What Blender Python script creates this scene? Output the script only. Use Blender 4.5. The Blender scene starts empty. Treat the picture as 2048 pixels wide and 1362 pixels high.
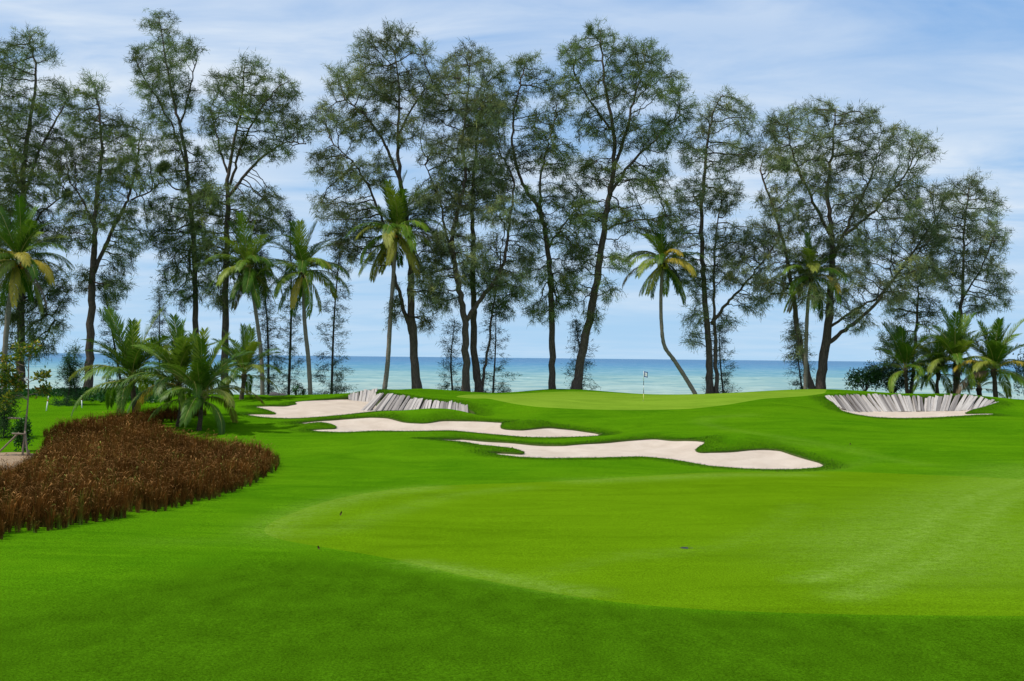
import bpy, math, random
import numpy as np
from mathutils import Vector, Matrix
from mathutils.geometry import delaunay_2d_cdt

rng = np.random.default_rng(7)
random.seed(7)
scene = bpy.context.scene
COL = scene.collection
R = math.radians

# ------------------------------------------------------------------ camera
FPX = 2400.0                 # focal length in photo pixels (photo is 2048 wide)
CAMH = 5.0
PITCH = math.atan(34.4 / FPX)
ROLL = math.atan(0.01025)
fwd = np.array([0, math.cos(PITCH), math.sin(PITCH)])
rt0 = np.array([1.0, 0, 0]); up0 = np.array([0, -math.sin(PITCH), math.cos(PITCH)])
rgt = math.cos(ROLL) * rt0 + math.sin(ROLL) * up0
upv = -math.sin(ROLL) * rt0 + math.cos(ROLL) * up0
cam_d = bpy.data.cameras.new('camera'); cam = bpy.data.objects.new('camera', cam_d); COL.objects.link(cam)
cam.matrix_world = Matrix(((rgt[0], upv[0], -fwd[0], 0), (rgt[1], upv[1], -fwd[1], 0), (rgt[2], upv[2], -fwd[2], CAMH), (0, 0, 0, 1)))
cam_d.sensor_width = 36; cam_d.lens = FPX * 36 / 2048; cam_d.clip_start = 0.5; cam_d.clip_end = 90000
scene.camera = cam
CAM = np.array([0, 0, CAMH])

# ------------------------------------------------------------------ world, sun, exposure
SUN_EL, SUN_AZ = R(58), R(252)      # azimuth clockwise from +Y: from the left, a little behind the camera
world = bpy.data.worlds.new('World'); scene.world = world; world.use_nodes = True
wn = world.node_tree; wn.nodes.clear()
def N(t, kind, **kw):
    n = t.nodes.new(kind)
    for k, v in kw.items():
        if k == 'inp':
            for a, b in v.items(): n.inputs[a].default_value = b
        else: setattr(n, k, v)
    return n
def L(t, a, b): t.links.new(a, b)
sky = N(wn, 'ShaderNodeTexSky', sky_type='NISHITA', sun_disc=False, sun_elevation=SUN_EL, sun_rotation=SUN_AZ, altitude=0, air_density=1.0, dust_density=0.25, ozone_density=2.0)
tint = N(wn, 'ShaderNodeMix', data_type='RGBA', blend_type='MULTIPLY', inp={0: 1.0}); tint.inputs[7].default_value = (0.66, 0.84, 1.0, 1)
geo = N(wn, 'ShaderNodeTexCoord')
sep = N(wn, 'ShaderNodeSeparateXYZ'); L(wn, geo.outputs['Generated'], sep.inputs[0])
zz = N(wn, 'ShaderNodeMath', operation='ADD', inp={1: 0.10}); L(wn, sep.outputs[2], zz.inputs[0])
zm = N(wn, 'ShaderNodeMath', operation='MAXIMUM', inp={1: 0.05}); L(wn, zz.outputs[0], zm.inputs[0])
dx = N(wn, 'ShaderNodeMath', operation='DIVIDE'); L(wn, sep.outputs[0], dx.inputs[0]); L(wn, zm.outputs[0], dx.inputs[1])
dy = N(wn, 'ShaderNodeMath', operation='DIVIDE'); L(wn, sep.outputs[1], dy.inputs[0]); L(wn, zm.outputs[0], dy.inputs[1])
cmb = N(wn, 'ShaderNodeCombineXYZ'); L(wn, dx.outputs[0], cmb.inputs[0]); L(wn, dy.outputs[0], cmb.inputs[1])
mp = N(wn, 'ShaderNodeMapping'); mp.inputs['Scale'].default_value = (-0.55, 0.9, 1); mp.inputs['Location'].default_value = (1.6, 0.35, 0); mp.inputs['Rotation'].default_value = (0, 0, R(12)); L(wn, cmb.outputs[0], mp.inputs[0])
n1 = N(wn, 'ShaderNodeTexNoise', inp={'Scale': 0.75, 'Detail': 3.0, 'Roughness': 0.5, 'Distortion': 0.3}); L(wn, mp.outputs[0], n1.inputs[0])
mp2 = N(wn, 'ShaderNodeMapping'); mp2.inputs['Scale'].default_value = (-1.1, 1.7, 1); mp2.inputs['Rotation'].default_value = (0, 0, R(-14)); L(wn, cmb.outputs[0], mp2.inputs[0])
n2 = N(wn, 'ShaderNodeTexNoise', inp={'Scale': 1.3, 'Detail': 10.0, 'Roughness': 0.56, 'Distortion': 0.5}); L(wn, mp2.outputs[0], n2.inputs[0])
c1 = N(wn, 'ShaderNodeMapRange', inp={1: 0.28, 2: 0.56, 3: 0.12}); L(wn, n1.outputs[0], c1.inputs[0])
c2 = N(wn, 'ShaderNodeMapRange', inp={1: 0.26, 2: 0.60}); L(wn, n2.outputs[0], c2.inputs[0])
cm = N(wn, 'ShaderNodeMath', operation='MULTIPLY'); L(wn, c1.outputs[0], cm.inputs[0]); L(wn, c2.outputs[0], cm.inputs[1])
el = N(wn, 'ShaderNodeMapRange', inp={1: 0.0, 2: 0.14, 3: 0.25, 4: 1.0}); L(wn, sep.outputs[2], el.inputs[0])
cm2 = N(wn, 'ShaderNodeMath', operation='MULTIPLY'); L(wn, cm.outputs[0], cm2.inputs[0]); L(wn, el.outputs[0], cm2.inputs[1])
cm3 = N(wn, 'ShaderNodeMath', operation='MULTIPLY_ADD', inp={1: 0.86, 2: 0.05}); L(wn, cm2.outputs[0], cm3.inputs[0])
mixc = N(wn, 'ShaderNodeMix', data_type='RGBA'); mixc.inputs[7].default_value = (7.4, 8.2, 9.1, 1)
hz = N(wn, 'ShaderNodeMapRange', inp={1: 0.0, 2: 0.4, 3: 0.95, 4: 0.8}); L(wn, sep.outputs[2], hz.inputs[0])
hb = N(wn, 'ShaderNodeValToRGB'); L(wn, sep.outputs[2], hb.inputs[0])
hb.color_ramp.elements[0].position = 0.0; hb.color_ramp.elements[0].color = (0.40, 0.66, 0.93, 1); hb.color_ramp.elements[1].position = 0.35; hb.color_ramp.elements[1].color = (0.15, 0.385, 0.82, 1)
hs = N(wn, 'ShaderNodeMix', data_type='RGBA', blend_type='MULTIPLY', inp={0: 1.0}); hs.inputs[7].default_value = (9.4, 9.4, 9.4, 1); L(wn, hb.outputs[0], hs.inputs[6])
hm = N(wn, 'ShaderNodeMix', data_type='RGBA'); L(wn, hz.outputs[0], hm.inputs[0]); L(wn, tint.outputs[2], hm.inputs[6]); L(wn, hs.outputs[2], hm.inputs[7])
L(wn, sky.outputs[0], tint.inputs[6]); L(wn, hm.outputs[2], mixc.inputs[6]); L(wn, cm3.outputs[0], mixc.inputs[0])
bg = N(wn, 'ShaderNodeBackground', inp={1: 0.105}); L(wn, mixc.outputs[2], bg.inputs[0])
out = N(wn, 'ShaderNodeOutputWorld'); L(wn, bg.outputs[0], out.inputs[0])

sd = bpy.data.lights.new('sun', 'SUN'); sun = bpy.data.objects.new('sun', sd); COL.objects.link(sun)
sd.energy = 3.6; sd.angle = R(1.2); sd.color = (1.0, 0.955, 0.88)
S = Vector((math.sin(SUN_AZ) * math.cos(SUN_EL), math.cos(SUN_AZ) * math.cos(SUN_EL), math.sin(SUN_EL)))
sun.rotation_euler = S.to_track_quat('Z', 'Y').to_euler(); sun.location = (-40, -20, 60)
scene.view_settings.view_transform = 'Standard'; scene.view_settings.look = 'None'
scene.view_settings.exposure = 0.0; scene.view_settings.gamma = 1.0

# ------------------------------------------------------------------ helpers
def ray(x, y):
    x = np.asarray(x, float); y = np.asarray(y, float)
    d = ((x - 1024) / FPX)[..., None] * rgt + ((681 - y) / FPX)[..., None] * upv + fwd
    return d
def P(x, y, Y):
    d = ray(x, y); t = np.asarray(Y, float) / d[..., 1]
    return CAM + d * t[..., None]
def PX(Y): return Y / FPX                     # metres per photo pixel at depth Y

def link(o, parent=None):
    COL.objects.link(o)
    if parent is not None: o.parent = parent
    return o
def tag(o, label=None, cat=None, group=None, kind=None):
    if label: o['label'] = label
    if cat: o['category'] = cat
    if group: o['group'] = group
    if kind: o['kind'] = kind
    return o
def mk_mesh(name, V, F, mat=None, smooth=True, col=None, attrs=None):
    V = np.asarray(V, np.float32).reshape(-1, 3)
    me = bpy.data.meshes.new(name)
    if isinstance(F, (list, tuple)): F = [np.asarray(f, np.int32) for f in F if len(f)]
    else: F = [np.asarray(F, np.int32)]
    loops = np.concatenate([f.ravel() for f in F]); tot = np.concatenate([np.full(len(f), f.shape[1], np.int32) for f in F])
    st = np.concatenate([[0], np.cumsum(tot)[:-1]]).astype(np.int32)
    me.vertices.add(len(V)); me.vertices.foreach_set('co', V.ravel())
    me.loops.add(len(loops)); me.loops.foreach_set('vertex_index', loops)
    me.polygons.add(len(tot)); me.polygons.foreach_set('loop_start', st); me.polygons.foreach_set('loop_total', tot)
    me.polygons.foreach_set('use_smooth', np.full(len(tot), smooth))
    if col is not None:
        a = me.color_attributes.new('Col', 'FLOAT_COLOR', 'POINT')
        c = np.ones((len(V), 4), np.float32); c[:, :3] = col; a.data.foreach_set('color', c.ravel())
    for k, v in (attrs or {}).items():
        a = me.attributes.new(k, 'FLOAT', 'POINT'); a.data.foreach_set('value', np.asarray(v, np.float32))
    me.update(calc_edges=True); me.validate()
    if mat is not None:
        for m in (mat if isinstance(mat, list) else [mat]): me.materials.append(m)
    return me
def obj(name, V, F, mat=None, parent=None, smooth=True, col=None, attrs=None):
    V = np.asarray(V, float).reshape(-1, 3)
    if parent is not None: V = V - np.array(parent.location)
    return link(bpy.data.objects.new(name, mk_mesh(name, V, F, mat, smooth, col, attrs)), parent)
def empty(name, loc):
    e = bpy.data.objects.new(name, None); e.location = loc; e.empty_display_size = 0.3
    return link(e)
def norm(a): return a / np.maximum(np.linalg.norm(a, axis=-1, keepdims=True), 1e-9)
def catmull(pts, n):
    p = np.asarray(pts, float); p = np.vstack([2 * p[0] - p[1], p, 2 * p[-1] - p[-2]])
    out = []
    for i in range(1, len(p) - 2):
        t = np.linspace(0, 1, n, endpoint=False)[:, None]
        a, b, c, d = p[i - 1], p[i], p[i + 1], p[i + 2]
        out.append(0.5 * (2 * b + (c - a) * t + (2 * a - 5 * b + 4 * c - d) * t ** 2 + (3 * b - a - 3 * c + d) * t ** 3))
    out.append(p[-2][None]); return np.vstack(out)
def tube(pts, rad, k=8, cap=True, rough=0.0):
    pts = np.asarray(pts, float); rad = np.broadcast_to(rad, len(pts)); n = len(pts)
    T = norm(np.gradient(pts, axis=0)); ref = np.array([0.2, 1.0, 0.1]) if abs(T[0][2]) > 0.6 else np.array([0.1, 0.1, 1.0])
    U = norm(np.cross(T, ref)); W = np.cross(T, U); a = np.arange(k) * 2 * math.pi / k
    rr = rad[:, None] * (1 + rough * rng.uniform(-1, 1, (n, k)))
    V = pts[:, None] + rr[..., None] * (np.cos(a)[None, :, None] * U[:, None] + np.sin(a)[None, :, None] * W[:, None])
    V = V.reshape(-1, 3); i = np.arange(n - 1)[:, None] * k; j = np.arange(k)[None]; j2 = (j + 1) % k
    F = np.stack([i + j, i + j2, i + k + j2, i + k + j], -1).reshape(-1, 4)
    tris = []
    if cap:
        V = np.vstack([V, pts[0], pts[-1]]); c0, c1 = n * k, n * k + 1
        jj = np.arange(k); tris = np.concatenate([np.stack([(jj + 1) % k, jj, np.full(k, c0)], -1), np.stack([(n - 1) * k + jj, (n - 1) * k + (jj + 1) % k, np.full(k, c1)], -1)])
    return V, [F, tris]
def segs(p0, p1, r0, r1, k=4):
    T = norm(p1 - p0); ref = np.where(np.abs(T[:, 2:3]) > 0.8, np.array([[1.0, 0.1, 0]]), np.array([[0, 0.1, 1.0]]))
    U = norm(np.cross(T, ref)); W = np.cross(T, U); a = np.arange(k) * 2 * math.pi / k
    ring = np.cos(a)[None, :, None] * U[:, None] + np.sin(a)[None, :, None] * W[:, None]
    V = np.concatenate([p0[:, None] + r0[:, None, None] * ring, p1[:, None] + r1[:, None, None] * ring], 1).reshape(-1, 3)
    b = np.arange(len(p0))[:, None] * 2 * k; j = np.arange(k)[None]; j2 = (j + 1) % k
    return V, np.stack([b + j, b + j2, b + k + j2, b + k + j], -1).reshape(-1, 4)
def join(parts):
    Vs, Q, T, o = [], [], [], 0
    for V, F in parts:
        Vs.append(V)
        for f in (F if isinstance(F, list) else [F]):
            if len(f) == 0: continue
            f = np.asarray(f); (Q if f.shape[1] == 4 else T).append(f + o)
        o += len(V)
    return np.vstack(Vs), [np.vstack(Q) if Q else [], np.vstack(T) if T else []]
def inpoly(pts, poly):
    x, y = pts[:, 0], pts[:, 1]; r = np.zeros(len(pts), bool); n = len(poly); j = n - 1
    for i in range(n):
        xi, yi = poly[i]; xj, yj = poly[j]
        c = ((yi > y) != (yj > y)) & (x < (xj - xi) * (y - yi) / (yj - yi + 1e-12) + xi); r ^= c; j = i
    return r
def polydist(pts, line, closed=False):
    line = np.asarray(line, float); q = np.roll(line, -1, 0) if closed else line[1:]; p = line if closed else line[:-1]
    best = np.full(len(pts), 1e9)
    for a, b in zip(p, q):
        ab = b - a; t = np.clip(((pts - a) @ ab) / max(ab @ ab, 1e-9), 0, 1)
        best = np.minimum(best, np.linalg.norm(pts - a - t[:, None] * ab, axis=1))
    return best
def smooth01(x, a, b):
    t = np.clip((x - a) / (b - a), 0, 1); return t * t * (3 - 2 * t)

# ------------------------------------------------------------------ materials
def new_mat(name):
    m = bpy.data.materials.new(name); m.use_nodes = True; t = m.node_tree; t.nodes.clear()
    o = N(t, 'ShaderNodeOutputMaterial'); b = N(t, 'ShaderNodeBsdfPrincipled'); L(t, b.outputs[0], o.inputs[0])
    return m, t, b, o
def noise(t, vec, scale, detail=4, rough=0.55, dist=0.0):
    n = N(t, 'ShaderNodeTexNoise', inp={'Scale': scale, 'Detail': detail, 'Roughness': rough, 'Distortion': dist})
    if vec is not None: L(t, vec, n.inputs['Vector'])
    return n.outputs[0]
def ramp(t, fac, stops):
    r = N(t, 'ShaderNodeValToRGB'); e = r.color_ramp.elements
    while len(e) > 1: e.remove(e[-1])
    e[0].position = stops[0][0]; e[0].color = (*stops[0][1], 1)
    for p, c in stops[1:]: x = e.new(p); x.color = (*c, 1)
    L(t, fac, r.inputs[0]); return r.outputs[0]
def mixc_(t, fac, a, b, mode='MIX'):
    m = N(t, 'ShaderNodeMix', data_type='RGBA', blend_type=mode)
    for s, v in ((0, fac), (6, a), (7, b)):
        if hasattr(v, 'links') or isinstance(v, bpy.types.NodeSocket): L(t, v, m.inputs[s])
        else: m.inputs[s].default_value = v if s == 0 else (*v, 1)
    return m.outputs[2]
def mrange(t, v, a, b, c=0.0, d=1.0):
    m = N(t, 'ShaderNodeMapRange', inp={1: a, 2: b, 3: c, 4: d}); L(t, v, m.inputs[0]); return m.outputs[0]
def wpos(t, scale=(1, 1, 1)):
    g = N(t, 'ShaderNodeNewGeometry'); m = N(t, 'ShaderNodeMapping'); m.inputs['Scale'].default_value = scale
    L(t, g.outputs['Position'], m.inputs[0]); return m.outputs[0]
def opos(t, scale=(1, 1, 1)):
    g = N(t, 'ShaderNodeTexCoord'); m = N(t, 'ShaderNodeMapping'); m.inputs['Scale'].default_value = scale
    L(t, g.outputs['Object'], m.inputs[0]); return m.outputs[0]
def bump(t, b, h, strength, dist):
    n = N(t, 'ShaderNodeBump', inp={'Strength': strength, 'Distance': dist}); L(t, h, n.inputs['Height']); L(t, n.outputs[0], b.inputs['Normal'])

def turf_mat(name, dark, light, pale, long_shade_c, grain=1.0):
    m, t, b, o = new_mat(name)
    p = wpos(t)
    big = noise(t, p, 0.16, 4, 0.6, 0.4); mid = noise(t, wpos(t, (1, 0.55, 1)), 1.3, 5, 0.65); fine = noise(t, p, 22, 3, 0.7); vf = noise(t, p, 75, 2, 0.7)
    c = mixc_(t, mrange(t, big, 0.32, 0.68), dark, light)
    c = mixc_(t, mrange(t, mid, 0.35, 0.7, 0.0, 0.75), c, tuple(0.5 * (x + y) * 1.06 for x, y in zip(dark, light)))
    stk = noise(t, wpos(t, (0.16, 0.55, 1)), 1.0, 5, 0.6, 1.4)
    c = mixc_(t, mrange(t, stk, 0.50, 0.68, 0.0, 0.45), c, tuple(v * 1.18 for v in light)); c = mixc_(t, mrange(t, stk, 0.48, 0.30, 0.0, 0.5), c, tuple(v * 0.80 for v in dark))
    la = N(t, 'ShaderNodeAttribute', attribute_name='long').outputs['Fac']  # mask for longer grass and for shade painted round the bunkers
    c = mixc_(t, la, c, mixc_(t, mrange(t, mid, 0.3, 0.72), tuple(v * 0.8 for v in long_shade_c), tuple(v * 1.22 for v in long_shade_c)))
    wa = N(t, 'ShaderNodeAttribute', attribute_name='wear').outputs['Fac']
    wnz = N(t, 'ShaderNodeMath', operation='MULTIPLY'); L(t, wa, wnz.inputs[0]); L(t, mrange(t, noise(t, p, 4.5, 6, 0.7), 0.30, 0.68), wnz.inputs[1])
    c = mixc_(t, wnz.outputs[0], c, pale)
    g = N(t, 'ShaderNodeMath', operation='ADD'); L(t, fine, g.inputs[0]); L(t, vf, g.inputs[1])
    gr = mrange(t, g.outputs[0], 0.74, 1.26, 1 - 0.62 * grain, 1 + 0.62 * grain)
    cc = N(t, 'ShaderNodeCombineXYZ')
    for i in range(3): L(t, gr, cc.inputs[i])
    c = mixc_(t, 1.0, c, cc.outputs[0], 'MULTIPLY')
    L(t, c, b.inputs['Base Color']); b.inputs['Roughness'].default_value = 1.0; b.inputs['Specular IOR Level'].default_value = 0.0
    bump(t, b, g.outputs[0], 0.55 * grain, 0.03)
    return m
M = {}
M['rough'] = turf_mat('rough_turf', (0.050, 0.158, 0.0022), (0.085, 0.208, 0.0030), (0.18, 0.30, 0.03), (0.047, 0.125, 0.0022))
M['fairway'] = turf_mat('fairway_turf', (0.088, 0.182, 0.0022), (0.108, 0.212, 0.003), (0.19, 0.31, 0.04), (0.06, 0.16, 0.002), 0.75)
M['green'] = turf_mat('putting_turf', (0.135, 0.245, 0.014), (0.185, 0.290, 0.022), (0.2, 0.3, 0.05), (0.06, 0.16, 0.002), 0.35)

def simple_mat(name, a, b_, scale=6, rough=0.8, bumpv=0.3, bdist=0.02, stretch=(1, 1, 1), world_co=False, spec=0.25):
    m, t, b, o = new_mat(name); p = (wpos if world_co else opos)(t, stretch)
    n = noise(t, p, scale, 6, 0.65); L(t, mixc_(t, mrange(t, n, 0.3, 0.7), a, b_), b.inputs['Base Color'])
    b.inputs['Roughness'].default_value = rough; b.inputs['Specular IOR Level'].default_value = spec
    if bumpv: bump(t, b, n, bumpv, bdist)
    return m
# sand
m, t, b, o = new_mat('bunker_sand'); p = wpos(t)
n = noise(t, p, 0.7, 6, 0.6, 0.5); f = noise(t, p, 14, 4, 0.7); rk = noise(t, wpos(t, (0.5, 2.2, 1)), 5, 3, 0.5)
c = mixc_(t, mrange(t, n, 0.3, 0.7), (0.55, 0.44, 0.335), (0.67, 0.555, 0.44)); c = mixc_(t, mrange(t, f, 0.56, 0.74, 0, 0.4), c, (0.42, 0.33, 0.24))
L(t, c, b.inputs['Base Color']); b.inputs['Roughness'].default_value = 0.95; b.inputs['Specular IOR Level'].default_value = 0.1
ad = N(t, 'ShaderNodeMath', operation='ADD'); L(t, f, ad.inputs[0]); L(t, rk, ad.inputs[1]); bump(t, b, ad.outputs[0], 0.75, 0.07); M['sand'] = m
M['soil'] = simple_mat('lip_soil', (0.045, 0.085, 0.010), (0.085, 0.115, 0.018), 9, 0.95, 0.6, 0.04, world_co=True)
M['mulch'] = simple_mat('bare_earth', (0.24, 0.16, 0.09), (0.36, 0.25, 0.15), 5, 0.95, 0.5, 0.04, world_co=True)
M['bark'] = simple_mat('casuarina_bark', (0.045, 0.033, 0.026), (0.155, 0.112, 0.085), 5, 0.9, 0.9, 0.06, (3, 3, 0.6))
M['twig'] = simple_mat('casuarina_twig', (0.035, 0.027, 0.022), (0.09, 0.068, 0.052), 2, 0.9, 0)
M['palm_bark'] = simple_mat('palm_bark', (0.13, 0.105, 0.08), (0.30, 0.25, 0.195), 7, 0.9, 0.9, 0.04, (0.6, 0.6, 4))
M['palm_dark'] = simple_mat('palm_fibre', (0.035, 0.026, 0.018), (0.13, 0.09, 0.055), 7, 0.95, 0.9, 0.05, (2, 2, 2))
M['coconut_orange'] = simple_mat('coconut_orange', (0.42, 0.14, 0.02), (0.52, 0.22, 0.03), 5, 0.5, 0.1)
M['coconut_green'] = simple_mat('coconut_yellow_green', (0.30, 0.28, 0.03), (0.42, 0.34, 0.04), 5, 0.5, 0.1)
M['stake'] = simple_mat('stake_wood', (0.16, 0.115, 0.08), (0.30, 0.23, 0.17), 8, 0.9, 0.5, 0.01, (4, 4, 0.8))
M['white'] = simple_mat('white_paint', (0.70, 0.70, 0.68), (0.80, 0.80, 0.79), 8, 0.5, 0.05)
M['red'] = simple_mat('red_paint', (0.42, 0.04, 0.02), (0.55, 0.07, 0.04), 8, 0.5, 0.05)
M['black'] = simple_mat('dark_paint', (0.012, 0.013, 0.015), (0.03, 0.03, 0.035), 8, 0.5, 0.05)
M['yellow'] = simple_mat('yellow_paint', (0.62, 0.62, 0.16), (0.72, 0.70, 0.22), 8, 0.5, 0.05)
M['flag_blue'] = simple_mat('flag_blue', (0.03, 0.07, 0.30), (0.05, 0.10, 0.38), 8, 0.8, 0.1)
M['dead_leaf'] = simple_mat('dead_leaf', (0.06, 0.03, 0.01), (0.16, 0.08, 0.03), 20, 0.8, 0.1)
M['rock'] = simple_mat('dark_rock', (0.05, 0.045, 0.045), (0.13, 0.12, 0.12), 6, 0.9, 0.6, 0.05)

def leaf_mat(name, attr=True, base=(1, 1, 1), trans=0.3, rough=0.5, spec=0.3, rand=None):
    m, t, b, o = new_mat(name)
    if attr: c = N(t, 'ShaderNodeVertexColor', layer_name='Col').outputs[0]
    else:
        oi = N(t, 'ShaderNodeObjectInfo'); c = ramp(t, oi.outputs['Random'], rand)
    n = noise(t, wpos(t), 1.1, 3, 0.6)
    cc = N(t, 'ShaderNodeCombineXYZ'); g = mrange(t, n, 0.3, 0.7, 0.8, 1.2)
    for i in range(3): L(t, g, cc.inputs[i])
    c = mixc_(t, 1.0, c, cc.outputs[0], 'MULTIPLY'); L(t, c, b.inputs['Base Color'])
    b.inputs['Roughness'].default_value = rough; b.inputs['Specular IOR Level'].default_value = spec
    tr = N(t, 'ShaderNodeBsdfTranslucent'); L(t, c, tr.inputs[0]); mx = N(t, 'ShaderNodeMixShader', inp={0: trans})
    L(t, b.outputs[0], mx.inputs[1]); L(t, tr.outputs[0], mx.inputs[2]); L(t, mx.outputs[0], o.inputs[0])
    return m
M['needle'] = leaf_mat('casuarina_needles', trans=0.4, rough=0.8, spec=0.1)
M['leaf'] = leaf_mat('broad_leaves', trans=0.3, rough=0.45, spec=0.3)
M['dry_grass'] = leaf_mat('dry_grass', trans=0.2, rough=1.0, spec=0.0)
M['blade'] = leaf_mat('grass_blades', trans=0.3, rough=0.8, spec=0.1)
M['frond'] = leaf_mat('palm_frond', False, trans=0.32, rough=0.45, spec=0.25, rand=[(0, (0.055, 0.125, 0.007)), (0.4, (0.085, 0.175, 0.010)), (0.75, (0.15, 0.25, 0.016)), (1, (0.26, 0.32, 0.028))])
M['frond_old'] = leaf_mat('palm_frond_yellow', False, trans=0.32, rough=0.5, spec=0.25, rand=[(0, (0.22, 0.27, 0.035)), (0.6, (0.36, 0.34, 0.045)), (1, (0.50, 0.36, 0.04))])
M['frond_dead'] = leaf_mat('palm_frond_dry', False, trans=0.2, rough=0.8, spec=0.1, rand=[(0, (0.22, 0.15, 0.09)), (1, (0.34, 0.25, 0.16))])
M['rachis'] = simple_mat('frond_rib', (0.24, 0.22, 0.05), (0.36, 0.32, 0.08), 5, 0.5, 0.1)
# timber planks
m, t, b, o = new_mat('weathered_timber'); oi = N(t, 'ShaderNodeObjectInfo')
c = ramp(t, oi.outputs['Random'], [(0, (0.18, 0.158, 0.145)), (0.18, (0.33, 0.295, 0.265)), (0.5, (0.47, 0.42, 0.375)), (1, (0.60, 0.54, 0.48))])
tc = N(t, 'ShaderNodeTexCoord'); va = N(t, 'ShaderNodeVectorMath', operation='ADD'); L(t, tc.outputs['Object'], va.inputs[0])
cr = N(t, 'ShaderNodeCombineXYZ'); ml = N(t, 'ShaderNodeMath', operation='MULTIPLY', inp={1: 37.0}); L(t, oi.outputs['Random'], ml.inputs[0]); L(t, ml.outputs[0], cr.inputs[0]); L(t, ml.outputs[0], cr.inputs[2]); L(t, cr.outputs[0], va.inputs[1])
mpn = N(t, 'ShaderNodeMapping'); mpn.inputs['Scale'].default_value = (3.5, 3.5, 0.8); L(t, va.outputs[0], mpn.inputs[0]); g = noise(t, mpn.outputs[0], 1.6, 7, 0.7, 0.3)
mpk = N(t, 'ShaderNodeMapping'); mpk.inputs['Scale'].default_value = (2, 2, 2.4); L(t, va.outputs[0], mpk.inputs[0]); k = noise(t, mpk.outputs[0], 1.7, 3, 0.5)
c = mixc_(t, mrange(t, g, 0.36, 0.56, 0.45, 0.0), c, (0.075, 0.062, 0.052)); c = mixc_(t, mrange(t, k, 0.66, 0.74, 0.0, 0.85), c, (0.05, 0.035, 0.028))
L(t, c, b.inputs['Base Color']); b.inputs['Roughness'].default_value = 0.9; b.inputs['Specular IOR Level'].default_value = 0.15; bump(t, b, g, 0.7, 0.03); M['timber'] = m
# sea
m, t, b, o = new_mat('sea_water'); g = N(t, 'ShaderNodeNewGeometry'); sp = N(t, 'ShaderNodeSeparateXYZ'); L(t, g.outputs['Position'], sp.inputs[0])
lg = N(t, 'ShaderNodeMath', operation='LOGARITHM', inp={1: 10.0}); L(t, sp.outputs[1], lg.inputs[0])
band = noise(t, wpos(t, (0.004, 0.012, 1)), 1.0, 5, 0.6, 0.6); bn = mrange(t, band, 0.2, 0.8, -0.14, 0.14)
ads = N(t, 'ShaderNodeMath', operation='ADD'); L(t, lg.outputs[0], ads.inputs[0]); L(t, bn, ads.inputs[1])
fr = mrange(t, ads.outputs[0], 2.2, 3.4)
c = ramp(t, fr, [(0, (0.36, 0.43, 0.33)), (0.22, (0.32, 0.42, 0.335)), (0.36, (0.24, 0.385, 0.335)), (0.5, (0.11, 0.28, 0.34)), (0.68, (0.035, 0.185, 0.34)), (0.9, (0.022, 0.135, 0.31)), (1, (0.02, 0.12, 0.29))])
w1 = noise(t, wpos(t, (0.10, 0.055, 1)), 1.0, 8, 0.55, 0.5); w2 = noise(t, wpos(t, (0.30, 0.12, 1)), 1.0, 6, 0.6, 0.3); c = mixc_(t, mrange(t, w2, 0.52, 0.70, 0.0, 0.5), c, (0.05, 0.20, 0.25)); c = mixc_(t, mrange(t, w2, 0.46, 0.30, 0.0, 0.35), c, (0.42, 0.54, 0.50))
c = mixc_(t, mrange(t, w1, 0.46, 0.66, 0.0, 0.55), c, (0.05, 0.22, 0.26)); c = mixc_(t, mrange(t, w1, 0.50, 0.32, 0.0, 0.40), c, (0.40, 0.53, 0.48))
fo = noise(t, wpos(t, (0.11, 0.10, 1)), 1.0, 6, 0.6, 0.2); c = mixc_(t, mrange(t, fo, 0.69, 0.72), c, (0.85, 0.88, 0.88))
L(t, c, b.inputs['Base Color']); b.inputs['Roughness'].default_value = 0.45; b.inputs['Specular IOR Level'].default_value = 0.12
aw = N(t, 'ShaderNodeMath', operation='ADD'); L(t, w1, aw.inputs[0]); L(t, w2, aw.inputs[1]); bump(t, b, aw.outputs[0], 0.6, 0.7); M['sea'] = m

# ------------------------------------------------------------------ terrain: height from control points (pixel, depth) on the ground
B3_hole = [(484,828,77.2),(520,834.5,76.6),(590,836.5,77),(640,833,77.2),(700,828,77.8),(767,823,78.5),(800,821.5,79.2),(840,822,79.8),(900,825,79.6),(930,829,79),(955,833.5,78.2),
           (948,826,79.8),(938,818,80.6),(933,812,81),(915,806,81.8),(890,803.5,82.3),(870,801,82.8),(840,799,83.2),(820,794.5,83.5),(800,789,83.8),(775,787.5,84),(757,788,84.3),
           (752,786,86),(755,781,88),(757,779.5,89.3),(740,780,89.3),(720,783,89.1),(705,788,88.8),(697,793,88.4),(690,796,88),(640,799,87),(590,803,86),(594,808,84.8),(570,811.5,83.5),
           (540,811,83.2),(508,812,82.5),(512,814,82),(535,820,80.8),(553,826,79.5),(550,829,79),(520,828,78.6),(500,825,78.2)]
B4_hole = [(1648,795,86),(1665,808,84.3),(1683,821,81.6),(1710,829,80.6),(1750,834,80),(1800,836,79.8),(1860,835,79.9),(1920,832,80.3),(1960,829,80.8),(1990,825.5,81.4),(1960,827.5,81.6),(1932,828,81.8),
           (1930,825.5,82.2),(1945,819,83.6),(1970,813,84.8),(1997,808,86),(1985,800,86.6),(1960,795,86.8),(1940,791,87),(1910,790,87),(1880,793,86.8),(1850,796,86.6),(1825,794,86.6),(1800,791,86.6),(1760,791,86.6),(1700,790,86.5),(1672,792,86.3)]
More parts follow.
